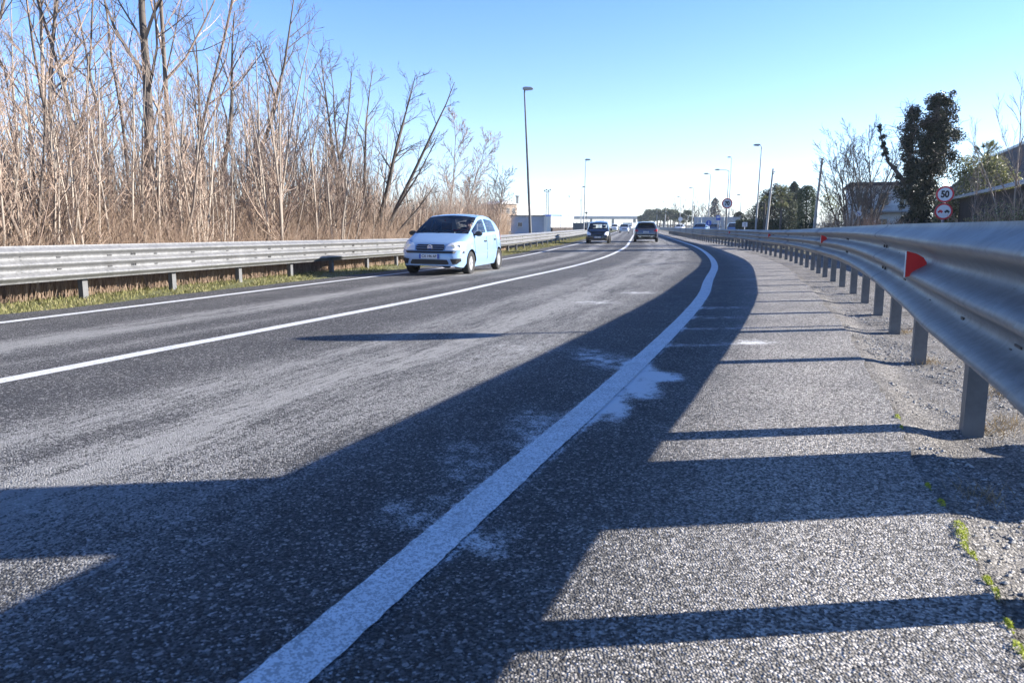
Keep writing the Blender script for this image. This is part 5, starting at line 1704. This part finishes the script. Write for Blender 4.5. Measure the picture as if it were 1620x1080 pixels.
def leaf(mb, p, s, r, flat=0.0):
    d = Vector((r.gauss(0, 1), r.gauss(0, 1), r.gauss(0, 1 - flat))).normalized()
    a = d.orthogonal().normalized(); b = d.cross(a)
    w = r.uniform(0, 6.28)
    e = (a * math.cos(w) + b * math.sin(w)) * s * r.uniform(0.7, 1.3); f = d.cross(e).normalized() * s * 0.55
    k = len(mb.v)
    mb.v.extend([tuple(p - e), tuple(p + f), tuple(p + e), tuple(p - f)]); mb.f.append((k, k + 1, k + 2, k + 3)); mb.m.append(0)


def cloud(mb, c, rad, n, s, r, shell=0.55):
    c = Vector(c)
    for i in range(n):
        d = Vector((r.gauss(0, 1), r.gauss(0, 1), r.gauss(0, 1))).normalized()
        q = r.random() ** shell
        leaf(mb, c + Vector((d.x * rad[0], d.y * rad[1], d.z * rad[2])) * q, s, r)


# ivy-clad tree
d = 38
o = empty('ivy_tree', (at(1442, d), d, G(at(1442, d), d))); tag(o, 'tall tree smothered in dark ivy with bare twigs poking out', 'tree')
r = random.Random(31); tr, cr, iv = MB(), MB(), MB()
k = d / 1200.0
def P_(px, py, dy=0.0): return Vector(((px - 1458) * k, dy, hgt(py, d) + 0.17))
paths = [([P_(1456, 366), P_(1458, 330), P_(1462, 290), P_(1468, 250), P_(1474, 210), P_(1478, 165)], 0.24, 0.75), ([P_(1456, 345, 0.1), P_(1447, 300, 0.2), P_(1441, 250, 0.1), P_(1439, 215), P_(1438, 182)], 0.15, 0.42),
         ([P_(1456, 320), P_(1490, 270, 0.4), P_(1496, 230, 0.3), P_(1492, 185, 0.2)], 0.14, 0.55), ([P_(1448, 312), P_(1424, 283, -0.2), P_(1402, 262, -0.3), P_(1392, 235, -0.3), P_(1386, 208, -0.2)], 0.11, 0.13)]
for pts, r0, wd in paths:
    rad = [r0 * (1 - 0.75 * i / (len(pts) - 1)) for i in range(len(pts))]
    tr.tube(pts, rad, 8)
    for i in range(int(46 * (wd + 0.25))):
        t = r.random()
        p, _, _ = along(pts, rad, t * 0.999)
        w = wd * (1.0 - 0.25 * t) * r.uniform(0.6, 1.1)
        c = p + Vector((r.gauss(0, w * 0.5), r.gauss(0, w * 0.5), r.gauss(0, 0.12)))
        e = r.uniform(0.16, 0.34) if wd > 0.2 else 0.12
        cloud(iv, c, (e, e, e * 1.2), int(210 * e / 0.3), 0.05, r)
    twigs(cr, pts, rad, r, 2, 1.7 if wd > 0.2 else 1.0, 16 if wd > 0.2 else 10, 0.4, (0.7, 1.4), 0.010, 0.02)
for y0, y1, x0, x1, nn in ((163, 200, 1467, 1500, 26), (200, 228, 1458, 1500, 26), (186, 230, 1434, 1443, 9), (226, 272, 1434, 1499, 60), (268, 320, 1430, 1480, 46), (316, 364, 1441, 1474, 28)):
    for i in range(nn):
        e = r.uniform(0.17, 0.36)
        cloud(iv, P_(r.uniform(x0 + 3, x1 - 3), r.uniform(y0, y1), r.uniform(-0.8, 0.8)), (e, e, e * 1.15), int(230 * e / 0.3), 0.05, r, 0.4)
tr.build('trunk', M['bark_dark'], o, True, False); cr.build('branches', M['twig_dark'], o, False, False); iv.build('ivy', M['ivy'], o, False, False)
# top twig tips
# two spreading bare trees, a thin pale one
vase1 = bare_tree(121, [(0, 0, 0.0, 0, 2.2, 0.13)] + [(0.0, 0.0, lx, ly, h, 0.07) for lx, ly, h in ((-3.0, 0.2, 4.2), (-2.1, -0.4, 5.3), (-1.2, 0.4, 6.0), (-0.4, -0.3, 6.5), (0.5, 0.3, 6.3), (1.3, 0.0, 5.8), (2.0, 0.3, 5.0), (2.7, 0.1, 3.8))], 13, 3, 0.34, 'bark_dark', 'twig_dark', 0.22, 'bare_tree', (0.25, 0.8), 0.0085, 0.025, 0.05)
put(vase1, at(1340, 46), 46, 0, 1.0, 'bare tree with wide vase-shaped crown right of the leaning pole')
vase2 = bare_tree(122, [(0, 0, 0.1, 0, 1.8, 0.14)] + [(0.0, 0.0, lx, ly, h, 0.08) for lx, ly, h in ((-1.6, 0.2, 4.6), (-0.7, -0.3, 5.9), (0.3, 0.3, 6.3), (1.3, 0, 5.8), (2.2, 0.2, 5.0), (3.4, 0.2, 3.2), (3.0, 0.4, 1.9))], 13, 3, 0.34, 'bark_dark', 'twig_dark', 0.22, 'bare_tree', (0.25, 0.8), 0.0085, 0.025, 0.05)
put(vase2, at(1370, 44), 44, 0, 1.0, 'bare dark tree standing just left of the ivy tree')
birch2 = bare_tree(123, [(0, 0, 0.1, 0, 6.6, 0.05), (0.1, 0, 0.8, 0, 5.6, 0.03), (-0.1, 0, -0.9, 0.1, 5.2, 0.03), (0, 0, 1.2, 0.1, 6.0, 0.03)], 12, 2, 0.24, 'bark_pale', 'twig', 0.25, 'bare_tree', (0.2, 0.5), 0.006, 0.10)
put(birch2, at(1590, 23), 23, 0, 0.82, 'thin pale upright tree in front of the tiled roof')
put(birch2, at(1532, 30), 30, 2.0, 0.55, 'small pale stem beside the two round signs')


def shrub(name, x, y, blobs, mat, label, cat='shrub', size=0.05, stems=10, seed=1, group=None, twiggy=0):
    o = empty(name, (x, y, G(x, y))); tag(o, label, cat, group)
    r = random.Random(seed); lf, stm = MB(), MB()
    for c, rad, n in blobs: cloud(lf, c, rad, n, size, r)
    for i in range(stems):
        c, rad, n = blobs[i % len(blobs)]
        a = Vector(c) + Vector((r.uniform(-1, 1) * rad[0] * 0.8, r.uniform(-1, 1) * rad[1] * 0.8, rad[2] * r.uniform(0.2, 1.25)))
        b = Vector((a.x * 0.5 + r.uniform(-0.2, 0.2), a.y * 0.5, -0.1))
        q, qr = limb(stm, b, a - b, (a - b).length, 0.018, 0.005, r, 4, 4, 0.08, 0.02)
        if twiggy: twigs(stm, q, qr, r, 2, twiggy, 7, 0.2, (0.3, 0.8), 0.004, 0.08)
    if lf.v: lf.build('leaves', M[mat], o, False, False)
    stm.build('stems', M['straw'], o, False, False)
    return o


shrub('evergreen_shrub', at(1522, 40.8), 40.8, [((-1.1, 0, 1.9), (1.0, 0.8, 1.2), 1800), ((0.4, 0.1, 2.6), (1.4, 0.8, 1.2), 2600), ((1.7, 0, 2.2), (1.1, 0.8, 1.3), 2000), ((-0.4, 0, 3.9), (1.0, 0.6, 0.9), 1300), ((1.1, 0.2, 4.1), (1.0, 0.6, 0.8), 1300), ((2.0, 0.2, 3.4), (0.8, 0.6, 0.8), 900), ((-1.5, 0, 0.8), (0.9, 0.7, 0.9), 900)], 'shrub', 'tall yellow-green bush between the ivy tree and the roof', 'shrub', 0.065, 34, 2, None, 0.8)
o = empty('lean_to', (16.9, 24.7, -0.17), ang); tag(o, 'low dark lean-to with bluish sheet roof behind the two round signs', 'building')
mb = MB(); mb.box((6.2, -1.4, 1.2), (21.6, 2.6, 2.6)); mb.build('wall', M['dark_wall'], o)
mb = MB(); mb.prism([(0.25, 2.50), (0.25, 2.58), (-2.9, 3.42), (-2.9, 3.34)], 'x', -4.8, 17.3); ro = mb.build('roof', M['gutter'], o)
mb = MB()
for k in range(45): mb.prism([(0.245, 2.583), (0.245, 2.62), (-2.88, 3.455), (-2.88, 3.418)], 'x', -4.7 + 0.49 * k, -4.64 + 0.49 * k)
mb.build('sheet_rib', M['gutter'], ro)
shrub('evergreen_shrub', at(1556, 20.5), 20.5, [((-0.4, 0, 0.6), (0.6, 0.6, 0.65), 1300), ((0.3, 0.1, 0.9), (0.7, 0.6, 0.8), 1700), ((1.0, 0.1, 0.9), (0.7, 0.6, 0.85), 1700), ((1.7, 0.1, 0.8), (0.7, 0.6, 0.8), 1300)], 'shrub', 'low greyish green bush at the right edge under the roof', 'shrub', 0.026, 60, 3, None, 0.5)
shrub('evergreen_shrub', at(1470, 36), 36, [((0, 0, 0.5), (0.8, 0.5, 0.9), 1200), ((-0.8, 0, 0.4), (0.6, 0.5, 0.6), 700)], 'ivy', 'dark bush at the foot of the ivy tree', 'shrub', 0.05, 8, 4)
for i, (px, d, h, w, lab) in enumerate(((1306, 40, 1.5, 0.9, 'dry brown shrub right of the second leaning pole'), (1334, 37, 1.7, 0.9, 'dry brown shrub under the vase-shaped bare tree'), (1362, 35, 1.5, 0.8, 'dry brown shrub around the small round white sign'),
                                    (1392, 34, 1.2, 0.9, 'thin dry shrub left of the ivy tree foot'), (1425, 33, 1.1, 0.8, 'low dry shrub in front of the ivy trunk'))):
    shrub('dry_shrub', at(px, d), d, [((-w * 0.5, 0, h * 0.5), (w * 0.7, 0.5, h * 0.55), 0), ((w * 0.4, 0.1, h * 0.5), (w * 0.7, 0.5, h * 0.55), 0)], 'straw', lab, 'shrub', 0.03, 34, 20 + i, 'dry shrubs beyond the right guardrail', 0.5)
shrub('leafy_tree', at(1310, 60), 60, [((0, 0, 2.4), (1.3, 1.0, 1.1), 900), ((-0.4, 0, 3.3), (0.8, 0.7, 0.7), 450), ((0.7, 0, 1.4), (1.0, 0.8, 0.9), 600)], 'shrub', 'brownish half-leafless bush tree right of the cypress', 'tree', 0.06, 16, 6, None, 0.7)
# clipped hedge
d = 78
o = empty('clipped_hedge', (at(1200, d), d, G(at(1200, d), d)), -0.05); tag(o, 'long dark clipped hedge with flat top behind the square plate', 'hedge')
r = random.Random(41); mb = MB(); L_ = 71 / 1200 * d; H_ = hgt(349, d) + 0.17
for i in range(7500):
    f_ = r.random()
    if f_ < 0.5: p = Vector((r.uniform(-L_ / 2, L_ / 2), r.uniform(-0.05, 0.1), r.uniform(0, H_)))
    elif f_ < 0.75: p = Vector((r.uniform(-L_ / 2, L_ / 2), r.uniform(0, 1.1), H_ + r.gauss(0, 0.03)))
    else: p = Vector((r.choice((-1, 1)) * L_ / 2 + r.gauss(0, 0.04), r.uniform(0, 1.1), r.uniform(0, H_)))
    leaf(mb, p, 0.065, r)
mb.build('leaves', M['hedge'], o, False, False)
mb = MB(); mb.box((0, 0.55, H_ / 2 - 0.05), (L_ - 0.15, 0.85, H_ - 0.15)); mb.build('branches', M['hedge'], o)
shrub('low_shrub', at(1225, 62), 62, [((-1.2, 0, 0.3), (1.0, 0.5, 0.4), 500), ((0.4, 0, 0.3), (1.1, 0.5, 0.42), 500), ((1.8, 0, 0.3), (0.9, 0.5, 0.45), 400)], 'shrub', 'low sunlit mixed shrubs in front of the clipped hedge', 'shrub', 0.05, 20, 7, None, 0.25)
# cypress column
d = 68
o = empty('cypress_tree', (at(1269, d), d, G(at(1269, d), d))); tag(o, 'dense dark columnar cypress left of the second leaning pole', 'tree')
r = random.Random(43); mb = MB(); H_ = hgt(296, d) + 0.17
for i in range(9000):
    z = r.random() ** 0.9 * H_
    R_ = 0.72 * min(1.0, 0.55 + z / H_ * 1.5) * min(1, (1 - z / H_) * 8 + 0.25)
    a = r.uniform(0, 6.28); q = 1 - 0.35 * r.random() ** 2
    leaf(mb, Vector((math.cos(a) * R_ * q + 0.15 * (0 if z < H_ * 0.8 else (1 if a < 3 else -1)), math.sin(a) * R_ * q, z)), 0.065, r)
mb.build('crown', M['cypress'], o, False, False)
mb = MB(); mb.tube([(0, 0, -0.2), (0, 0, H_ * 0.9)], [0.12, 0.03], 7); mb.build('trunk', M['bark_dark'], o)


# palms
def palm(px, d, py, cr, label, n=64, dead=26):
    o = empty('palm_tree', (at(px, d), d, G(at(px, d), d))); tag(o, label, 'palm tree')
    H = hgt(py, d) + 0.17; r = random.Random(int(px)); mb = MB()
    mb.tube([(0, 0, -0.2), (0.05, 0, H * 0.5), (0, 0, H)], [0.12, 0.09, 0.10], 8); mb.build('trunk', M['bark_dark'], o)
    fr = MB()
    for i in range(n + dead):
        a = r.uniform(0, 6.28); el = r.uniform(-0.35, 1.35) if i < n else r.uniform(-1.35, -0.8)
        d_ = Vector((math.cos(a) * math.cos(el), math.sin(a) * math.cos(el), math.sin(el)))
        L = cr * r.uniform(0.5, 0.75); c = Vector((0, 0, H)) + d_ * L
        fr.tube([(0, 0, H), c], [0.015, 0.01], 3)
        s_ = d_.cross(Vector((0, 0, 1)));  s_ = s_.normalized() if s_.length > 0.01 else Vector((1, 0, 0))
        for q in range(11):                                   # fan of narrow leaflets
            w = -1.25 + 2.5 * q / 10
            e = (d_ * math.cos(w) + s_ * math.sin(w)).normalized(); e.z -= 0.25 * abs(w)
            tip = c + e * cr * 0.36; m_ = c + e * cr * 0.18; wd = e.cross(Vector((r.gauss(0, .3), r.gauss(0, .3), 1))).normalized() * 0.022
            k_ = len(fr.v); fr.v.extend([tuple(c), tuple(m_ + wd), tuple(tip), tuple(m_ - wd)]); fr.f.append((k_, k_ + 1, k_ + 2, k_ + 3)); fr.m.append(0)
    fr.build('fronds', M['palm'], o, False, False)
palm(1229, 72, 312, 1.15, 'larger fan palm in front of the dark conifers')
palm(1204, 74, 322, 0.8, 'smaller sunlit fan palm between the lamp and the pole', 22, 8)
palm(1541, 45, 256, 1.1, 'palm top rising above the yellow-green bush', 60, 14)


def conifer(px, d, py, w, label, mat='pine', n=2600, tiers=9, seed=1, ls=0.12):
    o = empty('conifer_tree', (at(px, d), d, G(at(px, d), d))); tag(o, label, 'tree')
    H = hgt(py, d) + 0.17; r = random.Random(seed); mb = MB()
    for i in range(n):
        t = r.random() ** 0.8
        tier = (t * tiers) % 1.0
        R_ = w * (1 - t) ** 0.5 * (0.62 + 0.38 * (1 - tier)) + 0.04
        a = r.uniform(0, 6.28); q = r.random() ** 0.45
        R_ *= 1 + 0.34 * math.sin(a * 3 + int(t * tiers) * 1.7 + seed)
        leaf(mb, Vector((math.cos(a) * R_ * q, math.sin(a) * R_ * q, 0.35 + t * (H - 0.35) - 0.25 * q * (1 - t))), ls, r)
    mb.build('crown', M[mat], o, False, False)
    mb = MB(); mb.tube([(0, 0, -0.2), (0, 0, H * 0.97)], [0.16, 0.02], 7); mb.build('trunk', M['bark_dark'], o)
conifer(1248, 96, 290, 1.7, 'tall dark conifer with ragged top between palm and cypress', 'pine', 4200, 7, 51, 0.13)
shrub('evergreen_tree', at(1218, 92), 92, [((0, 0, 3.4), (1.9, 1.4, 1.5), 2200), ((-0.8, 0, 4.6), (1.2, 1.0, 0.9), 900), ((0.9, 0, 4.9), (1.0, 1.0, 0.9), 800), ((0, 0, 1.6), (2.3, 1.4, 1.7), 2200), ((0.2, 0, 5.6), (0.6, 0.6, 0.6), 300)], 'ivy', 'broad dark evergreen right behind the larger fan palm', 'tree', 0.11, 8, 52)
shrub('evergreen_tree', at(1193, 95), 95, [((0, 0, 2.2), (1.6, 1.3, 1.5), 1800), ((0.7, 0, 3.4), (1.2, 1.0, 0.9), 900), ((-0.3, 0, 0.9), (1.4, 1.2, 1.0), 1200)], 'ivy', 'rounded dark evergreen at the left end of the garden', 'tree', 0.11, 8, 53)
shrub('evergreen_tree', at(1245, 90), 90, [((0, 0, 2.0), (1.7, 1.3, 2.0), 2400), ((-0.5, 0, 3.8), (1.3, 1.0, 0.8), 900), ((0.6, 0, 4.6), (1.5, 0.9, 0.45), 700)], 'pine', 'dark evergreen with flat top layer left of the cypress', 'tree', 0.11, 8, 54)
conifer(1165, 150, 336, 2.6, 'small dark conical tree left of the clipped hedge', 'ivy', 1200, 6, 54, 0.22)
conifer(1126, 170, 315, 2.4, 'far pointed conifer behind the seventy sign', 'haze_tree', 1200, 7, 55, 0.22)

# pines along the far side, faint bare trees, distant wood
def pine_proto(seed):
    o = empty('pine_tree'); r = random.Random(seed); mb = MB(); tr = MB()
    tr.tube([(0, 0, -0.2), (0.2, 0, 3.2), (0.1, 0, 5.5)], [0.22, 0.17, 0.08], 6)
    for i in range(9):
        a = r.uniform(0, 6.28); q = r.uniform(0.2, 1.0) * 2.2
        c = (math.cos(a) * q, math.sin(a) * q, 5.0 + r.uniform(-1.4, 1.3) - 0.25 * q)
        tr.tube([(0.15, 0, 3.4), c], [0.08, 0.03], 4)
        cloud(mb, c, (1.25, 1.25, 0.8), 150, 0.24, r)
    tr.build('trunk', M['bark_dark'], o, True, False); mb.build('crown', M['pine'], o, False, False)
    return o
pines = [pine_proto(61), pine_proto(62), pine_proto(63)]
r = random.Random(64)
for i, (px, d, py) in enumerate(((1016, 330, 338), (1025, 320, 334), (1033, 310, 332), (1041, 300, 333), (1047, 280, 332), (1053, 262, 333), (1062, 240, 331), (1070, 225, 338), (1082, 210, 334), (1020, 350, 336), (1037, 330, 333), (1058, 280, 335), (1012, 360, 341))):
    put(pines[i % 3], at(px, d), d, r.uniform(0, 6), (hgt(py, d) + 0.17) / 6.3, 'dark umbrella pine in the far row beside the road', 'tree', 'far row of pines')
farbare = bare_tree(131, [(0, 0, 0.2, 0, 9.0, 0.16), (0.2, 0, -1.5, 0.5, 7.5, 0.1), (0, 0.2, 1.6, 0, 7.5, 0.1)], 13, 2, 0.34, 'haze_tree', 'haze_tree', 0.2, 'bare_tree', (0.3, 0.8), 0.03)
for px, d, py in ((1064, 260, 318), (1078, 230, 320), (1094, 220, 316), (1102, 190, 322), (1110, 200, 318), (1122, 190, 318), (1133, 210, 322), (1140, 185, 326), (1150, 200, 326), (1158, 220, 328), (1174, 180, 334), (1184, 190, 334)):
    put(farbare, at(px, d), d, r.uniform(0, 6), (hgt(py, d) + 0.17) / 9.5, 'pale grey bare tree in the far thicket behind the seventy sign', 'tree', 'far bare trees on the right')


def far_wood():
    mb = MB(); r = random.Random(71)
    for px in range(-300, 2000, 6):
        if 930 < px < 1005: continue
        d = r.uniform(600, 760) if px > 830 else r.uniform(140, 260)
        h = (r.uniform(3.5, 6.5) if px > 830 else r.uniform(4, 8)) * (0.7 if 830 < px < 1200 else 1)
        cloud(mb, (at(px, d), d, h * 0.5 - 0.17), (d * 0.005, 3, h * 0.55), 60, d * 0.0012, r, 0.7)
    return mb.build('far_wood', M['haze_tree'], fix=False)
tag(far_wood(), 'low hazy band of distant trees along the horizon', 'wood', kind='stuff')


# far traffic and sheds under the overpass
far_b = [(944, 480, 352, 16, 'white flat shed far off just left of the overpass pier'), (958, 520, 350, 10, 'bluish far shed seen under the overpass beside the lorry'), (1001, 500, 353, 8, 'small pale building at the vanishing point of the road')]
for i, (px, d, py, wpx, lab) in enumerate(far_b):
    o = oriented('far_shed', px, d, 0.5, lab, 'building'); w = wpx / 1200 * d; h = hgt(py, d) + 0.17
    mb = MB(); mb.box((0, 5, h / 2), (w, 10, h)); mb.build('wall', M['white_wall'] if i != 1 else M['fence'], o)
    mb = MB(); mb.box((0, 5, h + 0.12), (w + 0.5, 10.5, 0.24)); mb.build('roof', M['fence'], o)
    mb = MB(); mb.box((w * 0.2, -0.02, h * 0.35), (w * 0.2, 0.08, h * 0.6)); mb.build('door', M['shed'], o)

# winter haze: one even volume round the whole place
hz, nt, b_ = new_mat('haze')
nt.nodes.remove(b_)
pv_ = nt.nodes.new('ShaderNodeVolumePrincipled')
pv_.inputs['Color'].default_value = (0.80, 0.90, 1.0, 1)
pv_.inputs['Density'].default_value = 0.00025
pv_.inputs['Anisotropy'].default_value = 0.2
nt.links.new(pv_.outputs[0], nt.nodes['Material Output'].inputs['Volume'])
mb = MB(); mb.box((0, 740, 8), (2900, 1620, 20))
tag(mb.build('haze', hz), 'thin pale winter haze in the air', 'haze', kind='stuff')
